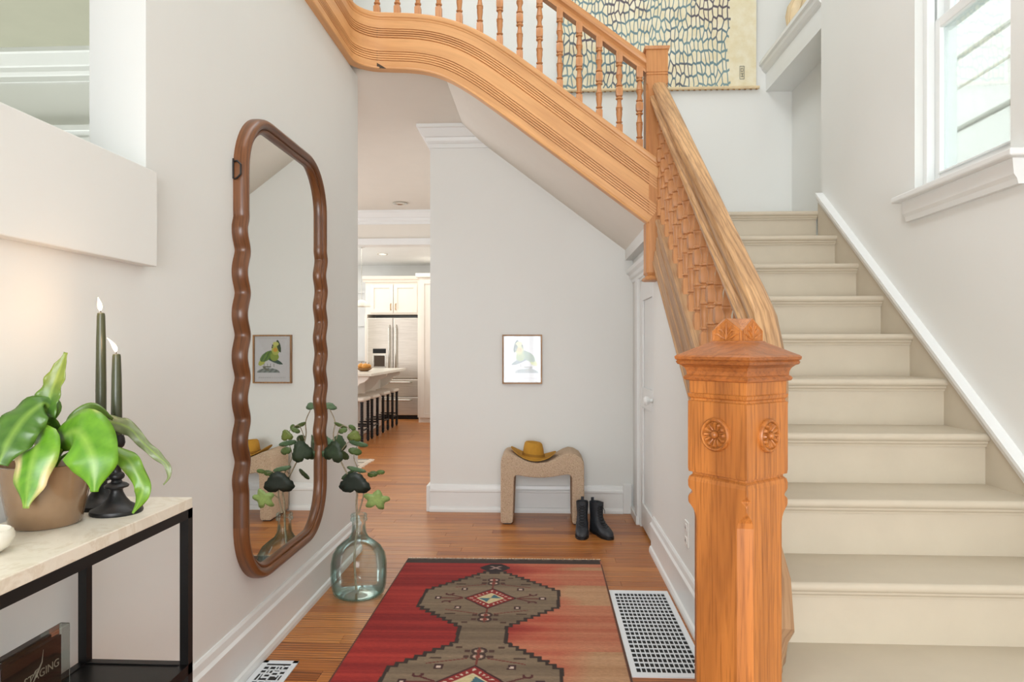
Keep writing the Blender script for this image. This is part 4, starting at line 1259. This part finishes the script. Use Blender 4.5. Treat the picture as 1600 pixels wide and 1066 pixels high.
m.tube([(bx - .0064, by1 - .118 + .015, 0.625), (bx - .0064, by1 - .105 + .015, 0.640), (bx - .0064, by1 - .090 + .015, 0.644)], [.0004, .0014, .0004], 6)
m.build('emblem', 'ceramic_white', SG)
TB = MB().prism([(-1.065, 1.19), (-0.94, 1.19), (-0.94, 1.40), (-0.965, 1.44), (-1.03, 1.45), (-1.065, 1.42)], .5035, .526, 'Z').build('book', 'teal_box', bevel=.002)
tag(TB, 'dark teal flat box lying on the black lower shelf under the acrylic block', 'box')

# ------------------------------------------------------------------ demijohn with fig branch
DJ = thing('glass_demijohn', 'round aqua glass demijohn bottle on the oak floor below the mirror', 'bottle', (-0.948, 3.46, 0))
bp = [(.001, .012), (.04, .010), (.085, .002), (.110, .004), (.128, .018), (.137, .05), (.141, .11), (.140, .17), (.132, .21), (.112, .245), (.080, .272), (.052, .292), (.038, .318), (.034, .35), (.033, .375), (.034, .378), (.042, .382), (.043, .392), (.037, .398), (.041, .402), (.042, .41), (.038, .416), (.030, .414), (.029, .38)]
m = MB(); m.lathe(bp, (-0.948, 3.46, 0), 40, cap=False); m.build('bottle_glass', 'aqua_glass', DJ, smooth=50)
m = MB(); ins = [(.001, .018)] + [(max(r - .006, .002), z + .004) for r, z in bp[2:14]]; m.lathe(ins, (-0.948, 3.46, 0), 32, cap=False); m.build('inner_wall', 'aqua_glass', DJ, smooth=50)
FB = thing('fig_branch', 'leafy artificial fig branch standing in the aqua demijohn', 'branch', (-0.948, 3.44, 0.02))
YB = 3.44
def tb(pts, r0, r1):
    sp = cat_rom([(x, YB + dy, z) for x, dy, z in pts], 5)
    return sp, [r0 + (r1 - r0) * i / (len(sp) - 1) for i in range(len(sp))]
m = MB()
for pts, r0, r1 in (([(-.962, .02, .028), (-.968, .01, .20), (-.955, 0.01, .34), (-.955, .0, .47), (-.952, -.01, .54), (-.998, -.02, .63), (-1.045, -.02, .726), (-1.071, -.01, .817), (-1.066, .0, .888), (-1.09, .0, .947)], .005, .002),
                    ([(-1.06, 0, .80), (-1.035, .0, .865), (-1.0, 0, .86), (-.965, 0, .815)], .002, .0013),
                    ([(-.945, 0, .42), (-.92, .01, .526), (-.942, .03, .613), (-.98, .04, .70), (-.962, .05, .765)], .0035, .0015),
                    ([(-.99, 0, .62), (-.94, .0, .640), (-.865, 0, .624)], .002, .0012),
                    ([(-.930, 0, .49), (-.90, -.01, .515), (-.862, -.01, .492)], .002, .0012),
                    ([(-1.045, 0, .726), (-1.02, .05, .77), (-1.0, .09, .79)], .002, .0012)):
    a, b = tb(pts, r0, r1); m.tube(a, [q * 1.25 for q in b], 7)
m.build('stem', 'branch_bark', FB, smooth=60)
def fig(cx, cz, w, hgt, rot, col, lobes=3, dy=0.0, tilt=(0, 0)):
    """lobed flat leaf, own mesh"""
    N = 40; pts = [(0, 0)]; 
    for i in range(N):
        t = 2 * math.pi * i / N
        r = 1 + (0.15 if lobes == 3 else 0.23) * math.cos(lobes * (t - HP)) * (1 if lobes else 0) + .035 * math.sin(13 * t)
        if abs(t - 1.5 * math.pi) < .35: r *= .72 + .28 * abs(t - 1.5 * math.pi) / .35
        pts.append((r * math.cos(t), r * math.sin(t)))
    E_ = Matrix.Rotation(tilt[1], 3, 'Z') @ Matrix.Rotation(tilt[0], 3, 'X') @ Matrix.Rotation(rot, 3, 'Y')
    vs = []; cs = []
    off = Vector(FB['_base'])
    for ring in (0.0, .5, 1.0):
        for (a, b) in (pts[:1] if ring == 0 else pts[1:]):
            p = Vector((a * ring * w / 2, 0.05 * w * ring * ring * (abs(a) * .8 + .2 * math.sin(b * 3)), b * ring * hgt / 2))
            vs.append(tuple(Vector((cx, YB + dy, cz)) + E_ @ p - off))
            c = mixc(col, tuple(min(255, v * 1.25 + 8) for v in col), .5 * (1 - ring)); cs.extend(lin(c))
    fs = [(0, 1 + i, 1 + (i + 1) % N) for i in range(N)] + [(1 + i, 1 + N + i, 1 + N + (i + 1) % N, 1 + (i + 1) % N) for i in range(N)]
    me = bpy.data.meshes.new('leaf'); me.from_pydata(vs, [], fs)
    ca = me.color_attributes.new('print', 'FLOAT_COLOR', 'POINT'); ca.data.foreach_set('color', cs)
    me.materials.append(MATS['fig_leaf']); me.shade_smooth()
    o = bpy.data.objects.new('leaf', me); C.objects.link(o); o.parent = FB
    so = o.modifiers.new('thickness', 'SOLIDIFY'); so.thickness = 0.001
for a in ((-1.098, .965, .078, .042, .1, (96, 122, 92), 3, .0, (.4, .3)), (-1.038, .869, .07, .024, .5, (84, 100, 52), 0, .0, (.5, 0)),
          (-.966, .815, .066, .058, .2, (104, 118, 52), 3, .0, (.2, .2)), (-1.135, .778, .105, .064, -.15, (98, 128, 98), 3, .02, (.2, .4)),
          (-1.062, .738, .105, .108, .3, (40, 56, 34), 3, -.04, (.1, -.2)), (-.956, .770, .10, .032, .25, (82, 108, 74), 0, .04, (.4, 0)),
          (-.962, .737, .07, .040, .3, (76, 96, 48), 0, .0, (.2, .3)), (-.950, .648, .10, .028, .25, (88, 112, 78), 0, -.02, (.3, 0)),
          (-.948, .583, .150, .108, .05, (22, 34, 24), 3, -.06, (.15, 0)), (-.872, .622, .055, .034, -.2, (72, 92, 42), 0, 0, (.2, 0)), (-.832, .632, .045, .026, -.1, (84, 104, 50), 0, 0, (.2, 0)),
          (-.850, .492, .115, .098, .2, (142, 166, 96), 5, -.01, (.3, .2)), (-1.02, .845, .05, .03, -.4, (92, 112, 62), 0, -.02, (.3, 0)), (-1.105, .72, .06, .04, .8, (60, 82, 50), 0, -.02, (.3, .3)), (-.985, .855, .045, .026, .7, (88, 108, 58), 0, .03, (.3, .4)), (-1.0, .785, .07, .04, .4, (60, 80, 40), 0, .11, (.3, .4)),
          (-1.06, .70, .10, .04, .6, (56, 76, 40), 0, .12, (.3, .8)), (-1.02, .60, .09, .035, -.5, (50, 70, 36), 0, .10, (.2, .6)), (-1.075, .76, .12, .09, .0, (64, 90, 56), 3, .08, (.1, 1.0))):
    fig(*a)

# ------------------------------------------------------------------ bench, hat, boots
BE = thing('boucle_bench', 'beige bouclé waterfall bench with a dipped seat against the back wall', 'bench', (-0.01, 5.03, 0))
out = [(-.309, .02), (-.309, .44), (-.303, .475), (-.285, .500), (-.262, .507), (-.235, .502), (-.19, .482), (-.12, .452), (-.05, .440), (.02, .445), (.09, .470), (.14, .498), (.18, .512), (.22, .506), (.26, .482), (.282, .45), (.285, .42), (.287, .02),
       (.275, .008), (.212, .008), (.20, .02), (.198, .335), (.19, .352), (.172, .360), (.14, .357), (.07, .344), (0, .336), (-.07, .336), (-.14, .344), (-.185, .352), (-.205, .350), (-.213, .335), (-.222, .02), (-.232, .008), (-.297, .008)]
m = MB(); m.prism(out, 4.87, 5.20, 'Y')
o = m.build('bench_body', 'boucle', BE, bevel=0.026, seg=4, smooth=60)
m = MB(); m.box(-.295, -.235, 4.89, 5.18, 0, .012); m.box(.214, .272, 4.89, 5.18, 0, .012); m.build('foot_glide', 'black_iron', BE)

HT = thing('felt_hat', 'mustard felt fedora lying on the dip of the bouclé bench', 'hat', (-0.075, 5.02, .45))
m = MB(); vs = []; fs = []; NR = 40
# radial profile: crown top centre -> crown side -> brim -> underside
HC = (-0.077, 5.02, .464)
def hat_pt(rx, ry, z, t, brim=0.0):
    x = rx * math.cos(t); y_ = ry * math.sin(t)
    zz = z + brim * (1.5 * (x / .16) ** 2 * .035 - .25 * (y_ / .15) ** 2 * .02)
    return (HC[0] + x * math.cos(-.12) - 0, HC[1] + y_, HC[2] + zz - .10 * x)
rings = [(.004, .004, .086, 0), (.022, .03, .087, 0), (.044, .052, .104, 0), (.056, .063, .106, 0), (.065, .072, .096, 0), (.073, .080, .062, 0), (.078, .086, .024, 0), (.082, .089, .006, 0), (.090, .096, .001, .15), (.13, .13, -.003, .6), (.166, .155, .0, 1), (.168, .157, -.003, 1), (.13, .13, -.007, .6), (.080, .086, -.006, .15)]
for rx, ry, z, b in rings:
    for i in range(NR):
        t = 2 * math.pi * i / NR
        zz = z
        if z > .05:
            zz -= .016 * max(0, math.sin(t - .3)) * 0 + 0.010 * (1 if math.sin(t) < -0.3 and rx < .05 else 0)
        vs.append(hat_pt(rx, ry, zz, t, b))
fs = [(j * NR + i, j * NR + (i + 1) % NR, (j + 1) * NR + (i + 1) % NR, (j + 1) * NR + i) for j in range(len(rings) - 1) for i in range(NR)]
m.add(vs, fs + [tuple(range(NR)), tuple(range((len(rings) - 1) * NR, len(rings) * NR))])
m.build('hat_body', 'hat_felt', HT, smooth=70)
m = MB(); vs = [hat_pt(a, b, z, 2 * math.pi * i / NR) for a, b, z in ((.0832, .0902, .008), (.0802, .0882, .026), (.077, .085, .026), (.080, .088, .006)) for i in range(NR)]
m.add(vs, [(j * NR + i, j * NR + (i + 1) % NR, (j + 1) * NR + (i + 1) % NR, (j + 1) * NR + i) for j in range(3) for i in range(NR)])
m.build('hat_band', 'hat_band', HT, smooth=60)


def boot(x, y, rz, label):
    o = thing('ankle_boot', label, 'boot', (x, y, 0), 'pair of black lace-up boots', rz)
    # local: toe at -Y. slices: (z, ycentre, half length y, half width x)
    sl = [(.012, .0, .138, .043), (.022, .0, .142, .048), (.035, .002, .140, .049), (.05, .012, .128, .047), (.064, .030, .106, .043), (.080, .052, .080, .039), (.10, .066, .064, .037), (.125, .072, .058, .037), (.155, .073, .058, .039), (.185, .072, .060, .041), (.205, .072, .061, .042)]
    N = 32; vs = []
    for z, yc, hl, hw_ in sl:
        for i in range(N):
            t = 2 * math.pi * i / N
            cx_, sx_ = math.cos(t), math.sin(t)
            e = .8
            px = hw_ * math.copysign(abs(cx_) ** e, cx_); py = hl * math.copysign(abs(sx_) ** e, sx_)
            if z < .06: px *= 1 - .22 * math.exp(-((py + .0) / .045) ** 2) - .1 * (py > 0.05)
            zz = z + (.012 * max(0, -sx_) if z > .19 else 0)
            if z < .08 and py < 0: zz = z - 0 * py
            vs.append((px, yc + py, zz))
    fs = [(j * N + i, j * N + (i + 1) % N, (j + 1) * N + (i + 1) % N, (j + 1) * N + i) for j in range(len(sl) - 1) for i in range(N)] + [tuple(range(N - 1, -1, -1))]
    top = (len(sl) - 1) * N; b0 = len(vs)
    for i in range(N): v = vs[top + i]; vs.append((v[0] * .88, .072 + (v[1] - .072) * .9, v[2] - .002))
    for i in range(N): v = vs[top + i]; vs.append((v[0] * .8, .072 + (v[1] - .072) * .8, .12))
    fs += [(top + i, top + (i + 1) % N, b0 + (i + 1) % N, b0 + i) for i in range(N)] + [(b0 + i, b0 + (i + 1) % N, b0 + N + (i + 1) % N, b0 + N + i) for i in range(N)] + [tuple(b0 + N + i for i in range(N))]
    MB().add(vs, fs).build('boot_upper', 'boot_leather', o, smooth=60, local=True)
    m = MB(); vs = []
    for z in (0, .012, .016):
        for i in range(N):
            t = 2 * math.pi * i / N; cx_, sx_ = math.cos(t), math.sin(t)
            px = .05 * math.copysign(abs(cx_) ** .8, cx_); py = .146 * math.copysign(abs(sx_) ** .8, sx_)
            px *= 1 - .2 * math.exp(-(py / .045) ** 2) - .1 * (py > .05)
            vs.append((px, py, z))
    m.add(vs, [(j * N + i, j * N + (i + 1) % N, (j + 1) * N + (i + 1) % N, (j + 1) * N + i) for j in range(2) for i in range(N)] + [tuple(range(N - 1, -1, -1)), tuple(range(2 * N, 3 * N))])
    m.build('boot_sole', 'boot_sole', o, local=True)
    m = MB()
    lz = [(.060, -.070), (.070, -.046), (.082, -.026), (.096, -.004), (.112, .008), (.130, .0115), (.148, .0125), (.166, .0115), (.184, .0095)]
    for i, (z, yf) in enumerate(lz):
        yy_ = yf - .003
        m.tube([(-.020, yy_ + .007, z - .004), (0, yy_ - .004, z + .003), (.020, yy_ + .007, z + .010)], .0024, 6)
        m.tube([(.020, yy_ + .007, z - .004), (0, yy_ - .005, z + .003), (-.020, yy_ + .007, z + .010)], .0024, 6)
    m.tube([(0, .004, .186), (.014, -.006, .180), (.026, -.002, .160), (.03, .006, .140)], .002, 6)
    m.tube([(0, .004, .186), (-.012, -.006, .176), (-.022, -.004, .158)], .002, 6)
    m.build('boot_laces', 'boot_lace', o, smooth=60, local=True)
    m = MB(); m.prism([(-.010, .185), (.010, .185), (.010, .226), (-.010, .226)], .131, .137, 'Y'); m.build('pull_tab', 'boot_leather', o, local=True)
    m = MB(); m.prism([(-.017, .05), (.017, .05), (.020, .20), (.014, .213), (-.014, .213), (-.020, .20)], .0135, .018, 'Y'); m.build('boot_tongue', 'boot_leather', o, local=True)
boot(0.258, 4.645, math.radians(-4), 'left boot of the black lace-up pair, touching the bench leg')
boot(0.386, 4.640, math.radians(22), 'right boot of the black lace-up pair, toe turned outward')

# ------------------------------------------------------------------ parrot print on the back wall
PF = thing('picture_frame', 'small thin wooden framed parrot print on white wall above the bench', 'picture', (-0.167, 5.25, 1.17))
px0, px1, pz0, pz1 = -.320, -.014, .985, 1.363
def xz_frame(mb, y0, y1, x0, x1, z0, z1, w):
    mb.box(x0, x0 + w, y0, y1, z0, z1); mb.box(x1 - w, x1, y0, y1, z0, z1); mb.box(x0 + w, x1 - w, y0, y1, z0, z0 + w); mb.box(x0 + w, x1 - w, y0, y1, z1 - w, z1)
m = MB(); xz_frame(m, 5.222, 5.25, px0, px1, pz0, pz1, .011); m.build('frame', 'thin_frame_wood', PF, bevel=.0015)
def parrot(u, v):
    # u across (0 left), v up; reads mirrored in the mirror
    x, z = u, v
    def ell(cx, cz, a, b, r=0.0):
        dx, dz = x - cx, (z - cz) * 1.27
        c, s_ = math.cos(r), math.sin(r)
        return ((dx * c + dz * s_) / a) ** 2 + ((-dx * s_ + dz * c) / b) ** 2 < 1
    bg = (226, 223, 222)
    if abs(v - .955) < .004 and .1 < u < .9: return (200, 196, 190)
    if .08 < v < .105 and .15 < u < .9 and (math.sin(u * 210) > 0): return (190, 188, 186)
    if ell(.50, .795, .022, .03): return (40, 38, 36)           # beak
    if ell(.515, .755, .02, .02): return (50, 46, 42)
    if ell(.415, .83, .085, .06): return (214, 214, 120)        # crown of the head
    if ell(.33, .78, .05, .18, -.25) : return (58, 84, 52)       # nape
    if ell(.425, .70, .06, .06): return (226, 172, 60)
    if ell(.42, .72, .115, .17): return (196, 200, 96)
    if ell(.45, .55, .12, .12): return (150, 170, 66)
    if ell(.66, .56, .22, .11, -.62): return (112, 146, 60) if math.sin(u * 60 + v * 40) > -.3 else (84, 116, 60)
    if ell(.46, .47, .26, .055, .42): return (62, 92, 78)
    if ell(.80, .43, .12, .07, -.8): return (196, 200, 84)
    if .40 > v > .33 and abs(math.sin(u * 34)) < .2 and .45 < u < .75: return (100, 94, 80)
    if ell(.66, .33, .13, .02) or ell(.68, .28, .10, .03, .5): return (120, 120, 100)
    if v > .20 and ell(.62, .20, .32, .13): return (150, 156, 150) if math.sin(u * 44 + v * 50) > 0 else (118, 126, 118)
    return bg
print_grid('print', 'print_paper', PF, (px0 + .010, 5.240, pz0 + .010), (px1 - px0 - .02, 0, 0), (0, 0, pz1 - pz0 - .02), 84, 106, parrot)
MB().box(px0 + .01, px1 - .01, 5.2325, 5.2345, pz0 + .01, pz1 - .01).build('picture_glass', 'picture_glass', PF)

# ------------------------------------------------------------------ tapestry on the landing wall
TP = thing('wall_hanging', 'large hanging cream scroll printed with blue scale pattern above the landing', 'tapestry', (0.86, 5.24, 3.22))
m = MB(); nx, nz = 30, 20; vs = []
for j in range(nz + 1):
    for i in range(nx + 1):
        vs.append((.10 + 1.50 * i / nx, 5.232 + .003 * math.sin(i * 1.1 + j * .3), 3.235 + 1.75 * j / nz))
m.add(vs, [(j * (nx + 1) + i, j * (nx + 1) + i + 1, (j + 1) * (nx + 1) + i + 1, (j + 1) * (nx + 1) + i) for j in range(nz) for i in range(nx)])
TP['_base'] = (0, 0, 0); TP.location = (0, 0, 0)
m.build('cloth', 'tapestry_print', TP, smooth=60)
m = MB(); m.tube([(.085, 5.225, 3.225), (1.62, 5.225, 3.225)], .0125, 12); m.tube([(.085, 5.225, 4.99), (1.62, 5.225, 4.99)], .0125, 12)
m.build('hanging_rod', 'rod_wood', TP, smooth=60)
m = MB()
for i in range(36): m.tube([(.12 + i * .042, 5.229, 3.215), (.12 + i * .042 + .012, 5.215, 3.207)], .004, 5)
m.build('rod_lacing', 'thin_frame_wood', TP)
m = MB(); sx0, sz0 = 1.475, 3.29
xz_frame(m, 5.227, 5.229, sx0, sx0 + .035, sz0, sz0 + .10, .003)
for a, b, c_, d_ in ((.009, .026, .080, .084), (.009, .012, .055, .084), (.009, .026, .055, .059), (.009, .028, .040, .044), (.017, .021, .018, .044), (.009, .028, .018, .022), (.024, .027, .062, .076)):
    m.box(sx0 + a, sx0 + b, 5.227, 5.229, sz0 + c_, sz0 + d_)
m.build('seal_stamp', 'seal_ink', TP)

# pale carved wooden figure on the ledge
VS = thing('wooden_urn', 'pale carved wooden urn standing on the white ledge above the landing', 'ornament', (1.80, 4.86, 3.42))
m = MB(); m.lathe([(.001, 0), (.06, 0), (.062, .01), (.075, .05), (.095, .12), (.10, .18), (.088, .24), (.06, .275), (.045, .30), (.045, .37), (.055, .40), (.05, .41), (.001, .41)], (1.80, 4.86, 3.42), 28, cap=False)
m.build('urn_body', 'pale_wood', VS, smooth=50)
m = MB()
for k in range(8):
    t = 2 * math.pi * k / 8
    m.tube([(1.80 + r * math.cos(t + tw), 4.86 + r * math.sin(t + tw), 3.42 + z) for r, z, tw in ((.078, .05, 0), (.097, .12, .15), (.102, .18, .3), (.089, .24, .45), (.060, .28, .6))], .008, 6)
m.build('carved_ribs', 'rod_wood', VS, smooth=60)

# ------------------------------------------------------------------ ceiling fitting in the hall
SD = thing('downlight', 'small round recessed light in the hallway ceiling', 'light', (-1.70, 8.0, 2.96))
m = MB(); m.lathe([(.075, 0), (.085, .0), (.088, -.012), (.07, -.014), (.055, -.004), (.055, 0)], (-1.70, 8.0, CEIL), 28, cap=False); m.build('rim', 'chrome', SD, smooth=40)
m = MB(); m.lathe([(.001, -.004), (.055, -.004)], (-1.70, 8.0, CEIL), 24, cap=False); m.build('lens', 'ceramic_white', SD)

# ------------------------------------------------------------------ kitchen
FR = thing('fridge', 'stainless steel french door refrigerator at the far end of the kitchen', 'refrigerator', (-2.62, 12.1, 0))
fx0, fx1, fy = -3.085, -2.185, 11.80
MB().box(fx0, fx1, fy + .06, 12.4, .02, 1.77).build('fridge_body', 'brushed_steel', FR)
mid = -2.63
dl = MB().box(fx0, mid - .004, fy, fy + .06, .715, 1.765).build('fridge_door', 'brushed_steel', FR, bevel=.008)
dr_ = MB().box(mid + .004, fx1, fy, fy + .06, .715, 1.765).build('fridge_door', 'brushed_steel', FR, bevel=.008)
for dd, xx in ((dl, mid - .06), (dr_, mid + .06)):
    m = MB(); m.tube([(xx, fy, .80), (xx, fy - .05, .84), (xx, fy - .055, 1.2), (xx, fy - .05, 1.60), (xx, fy, 1.64)], .014, 8); o = m.build('door_handle', 'chrome', dd, smooth=50, local=False)
MB().box(fx0 + .10, fx0 + .33, fy - .004, fy + .001, 1.15, 1.23).build('display_panel', 'duct_dark', FR)
m = MB(); m.box(fx0 + .10, fx0 + .33, fy - .006, fy + .001, .86, 1.13); m.build('dispenser', 'chrome', FR, bevel=.004)
MB().box(fx0 + .12, fx0 + .31, fy - .008, fy - .005, .92, 1.11).build('dispenser_recess', 'dark_gap', FR)
for z0_, z1_ in ((.40, .695), (.07, .385)):
    dw = MB().box(fx0, fx1, fy, fy + .06, z0_, z1_).build('freezer_drawer', 'brushed_steel', FR, bevel=.008)
    m = MB(); m.tube([(fx0 + .12, fy, z1_ - .05), (fx0 + .14, fy - .05, z1_ - .05), (fx1 - .14, fy - .05, z1_ - .05), (fx1 - .12, fy, z1_ - .05)], .014, 8); o = m.build('drawer_handle', 'chrome', dw, smooth=50)
MB().box(fx0 + .02, fx1 - .02, fy + .02, fy + .06, 0, .065).build('toe_grille', 'black_metal', FR)

KC = thing('wall_cabinet', 'cream wall cabinet with two panelled doors above the refrigerator', 'cabinet', (-2.62, 12.1, 1.83))
MB().box(-3.14, -2.13, 11.90, 12.44, 1.83, 2.42).build('cabinet_body', 'cabinet_white', KC)
for a, b, hx in ((-3.05, -2.645, -2.685), (-2.635, -2.22, -2.595)):
    dd = MB().box(a, b, 11.885, 11.90, 1.86, 2.36).build('cabinet_door', 'cabinet_white', KC)
    m = MB(); xz_frame(m, 11.87, 11.885, a, b, 1.86, 2.36, .065); o = m.build('door_frame', 'cabinet_white', dd, bevel=.003)
    m = MB(); m.tube([(hx, 11.87, 1.91), (hx, 11.84, 1.92), (hx, 11.84, 2.01), (hx, 11.87, 2.02)], .008, 6); o = m.build('cabinet_handle', 'brass', dd)
m = MB(); m.prism([(11.90, 2.40), (11.87, 2.40), (11.86, 2.43), (11.83, 2.45), (11.81, 2.50), (11.90, 2.50)], -3.18, -2.10, 'X'); m.build('cornice', 'cabinet_white', KC)
MB().box(-2.15, -2.10, 11.78, 12.44, 0, 2.42).build('side_panel', 'cabinet_white', KC)
MB().box(-3.14, -3.10, 11.85, 12.44, 0, 1.83).build('side_panel', 'cabinet_white', KC)
# tall pantry with doors on the right
PA = thing('pantry_cabinet', 'tall white pantry cupboard to the right of the refrigerator', 'cabinet', (-1.6, 11.9, 0))
MB().box(-2.09, -1.1, 11.32, 12.44, 0, 2.46).build('pantry_body', 'cabinet_white', PA)
for a, b in ((11.36, 11.86), (11.88, 12.4)):
    m = MB(); yz_frame(m, -2.115, -2.09, a, b, .08, 2.38, .07); m.build('pantry_door', 'cabinet_white', PA, bevel=.003)
m = MB(); m.box(-2.06, -1.6, 11.30, 11.32, .08, 2.38); m.build('pantry_door', 'cabinet_white', PA)
m = MB(); xz_frame(m, 11.285, 11.30, -2.06, -1.6, .08, 2.38, .07); m.build('door_frame', 'cabinet_white', PA, bevel=.003)
m = MB(); m.box(-2.14, -1.08, 11.27, 12.44, 2.42, 2.49); m.build('cornice', 'cabinet_white', PA, bevel=.01)
# left window of kitchen
wk = structure(MB().box(-4.0, -3.25, 12.40, 12.45, 1.0, 1.04), 'window_3', 'trim_paint')
m = MB(); xz_frame(m, 12.40, 12.45, -4.0, -3.25, 1.04, 2.3, .05); m.box(-3.645, -3.605, 12.41, 12.45, 1.05, 2.29); m.box(-3.96, -3.29, 12.41, 12.45, 1.64, 1.68); m.build('window_frame', 'trim_paint', wk)
# island
IS = thing('kitchen_island', 'white kitchen island with overhanging pale countertop behind the stools', 'kitchen island', (-3.1, 10.0, 0))
MB().box(-4.1, -2.62, 8.9, 10.9, 0, .88).build('island_body', 'cabinet_white', IS, bevel=.004)
MB().box(-4.2, -2.24, 8.8, 11.0, .88, .92).build('countertop', 'ceramic_white', IS, bevel=.006)
for yy in (8.86, 9.9, 10.84):
    m = MB(); m.prism([(-2.62, .88), (-2.30, .88), (-2.31, .84), (-2.36, .80), (-2.42, .78), (-2.46, .72), (-2.52, .66), (-2.62, .60)], yy, yy + .06, 'Y'); m.build('corbel', 'cabinet_white', IS)


def stool(x, y, label, src=None):
    if src is None:
        o = thing('counter_stool', label, 'stool', (x, y, 0), 'stools along the kitchen island')
        m = MB(); m.box(-.20, .20, -.19, .19, .55, .60); m.build('seat', 'stool_cloth', o, bevel=.022, seg=3, local=True, smooth=60)
        for sx_ in (-1, 1):
            for sy_ in (-1, 1):
                pr = []
                for k in range(22):
                    z = .02 + k * .0238; pr += [(.014, z), (.024, z + .008), (.024, z + .015)]
                m = MB(); m.lathe([(.010, 0), (.016, .012)] + pr + [(.02, .55)], (sx_ * .165, sy_ * .155, 0), 10); m.build('leg', 'black_iron', o, local=True, smooth=50)
        for sx_ in (-1, 1): m = MB(); m.tube([(sx_ * .165, -.155, .17), (sx_ * .165, .155, .17)], .011, 8); m.build('stretcher', 'black_iron', o, local=True)
        for sy_ in (-1, 1): m = MB(); m.tube([(-.165, sy_ * .155, .20), (.165, sy_ * .155, .20)], .011, 8); m.build('stretcher', 'black_iron', o, local=True)
        return o
    o = src.copy(); C.objects.link(o); o.location = (x, y, 0); o['label'] = label
    for ch in list(src.children):
        c_ = ch.copy(); C.objects.link(c_); c_.parent = o
    return o
s0 = stool(-2.53, 8.93, 'nearest of the four black bobbin-leg stools with cream cushion seats')
stool(-2.53, 9.45, 'second nearest of the four black bobbin-leg stools', s0)
stool(-2.53, 10.10, 'third nearest of the four black bobbin-leg stools', s0)
stool(-2.53, 10.72, 'farthest black bobbin-leg stool, closest to the refrigerator', s0)
# gourds in a dish
GD = thing('fruit_bowl', 'wooden bowl holding yellow gourds on the island countertop', 'bowl', (-2.54, 9.55, .92))
m = MB(); m.lathe([(.001, 0), (.05, 0), (.09, .02), (.12, .05), (.115, .05), (.085, .025), (.001, .01)], (-2.54, 9.55, .92), 24, cap=False); m.build('bowl_body', 'thin_frame_wood', GD, smooth=50)
for i, (dx, dy, dz, r, lb) in enumerate(((.02, -.02, .065, .055, 'yellow gourd at the front of the bowl on the kitchen island'), (-.05, .02, .07, .05, 'yellow gourd at the back left of the bowl on the island'), (.045, .05, .065, .045, 'yellow gourd at the back right of the bowl on the island'))):
    g = thing('gourd', lb, 'fruit', (-2.54 + dx, 9.55 + dy, .92 + dz - r * .8), 'gourds in the kitchen bowl')
    m = MB(); m.lathe([(.001, -r * .8), (r * .6, -r * .62), (r, 0), (r * .75, r * .55), (r * .3, r * .85), (.001, r * .8)], (-2.54 + dx, 9.55 + dy, .92 + dz), 16, cap=False); m.build('rind', 'gourd', g, smooth=60)
    m = MB(); m.tube([(-2.54 + dx, 9.55 + dy, .92 + dz + r * .7), (-2.53 + dx, 9.55 + dy, .92 + dz + r * 1.25)], .006, 6); m.build('stalk', 'branch_bark', g)
# pendant lamp
PL = thing('pendant_lamp', 'white scalloped pendant lamp hanging over the kitchen island', 'lamp', (-2.70, 10.0, 1.86))
m = MB(); N = 32; vs = []
for r, z, s_ in ((.02, .10, 0), (.05, .09, 0), (.10, .05, .03), (.13, .01, .10), (.135, .0, .12)):
    for i in range(N):
        t = 2 * math.pi * i / N; q_ = r * (1 + s_ * math.cos(8 * t)); vs.append((-2.70 + q_ * math.cos(t), 10.0 + q_ * math.sin(t), 1.86 + z))
m.add(vs, [(j * N + i, j * N + (i + 1) % N, (j + 1) * N + (i + 1) % N, (j + 1) * N + i) for j in range(4) for i in range(N)]); m.build('lamp_shade', 'ceramic_white', PL, smooth=60)
m = MB(); m.tube([(-2.70, 10.0, 1.95), (-2.70, 10.0, 2.75)], .004, 6); m.lathe([(.055, 0), (.055, -.02), (.01, -.03)], (-2.70, 10, 2.76), 20); m.build('lamp_cord', 'chrome', PL)
for x_, y_, lb in ((-1.75, 9.4, 'round recessed ceiling light in the kitchen, nearest the doorway'), (-2.6, 10.9, 'round recessed ceiling light in the kitchen, before the refrigerator')):
    o = thing('downlight', lb, 'light', (x_, y_, 2.75), 'kitchen downlights')
    m = MB(); m.lathe([(.06, 0), (.085, 0), (.085, -.008), (.06, -.006)], (x_, y_, 2.76), 24, cap=False); m.build('rim', 'ceramic_white', o)
    m = MB(); m.lathe([(.001, -.003), (.06, -.003)], (x_, y_, 2.76), 20, cap=False); m.build('lens', 'lamp_lens', o)
# corner of a woven rug in the dining room
def wr_col(u, v): return (200, 190, 172) if int(v * 22) % 3 else (116, 104, 92)
R2 = thing('rug', 'corner of a striped cream and grey woven rug beyond the doorway', 'rug', (-2.9, 6.9, 0))
print_grid('pile', 'woven_rug', R2, (-3.9, 6.1, .006), (1.95, 0, 0), (0, 1.5, 0), 30, 60, wr_col)
m = MB()
for i in range(60):
    yy = 6.1 + 1.5 * i / 60; m.tube([(-1.955, yy, .006), (-1.90 + random.uniform(-.01, .02), yy + random.uniform(-.01, .01), .003)], .004, 5)
m.build('fringe', 'fringe_wool', R2, kind='stuff')

base_clean()
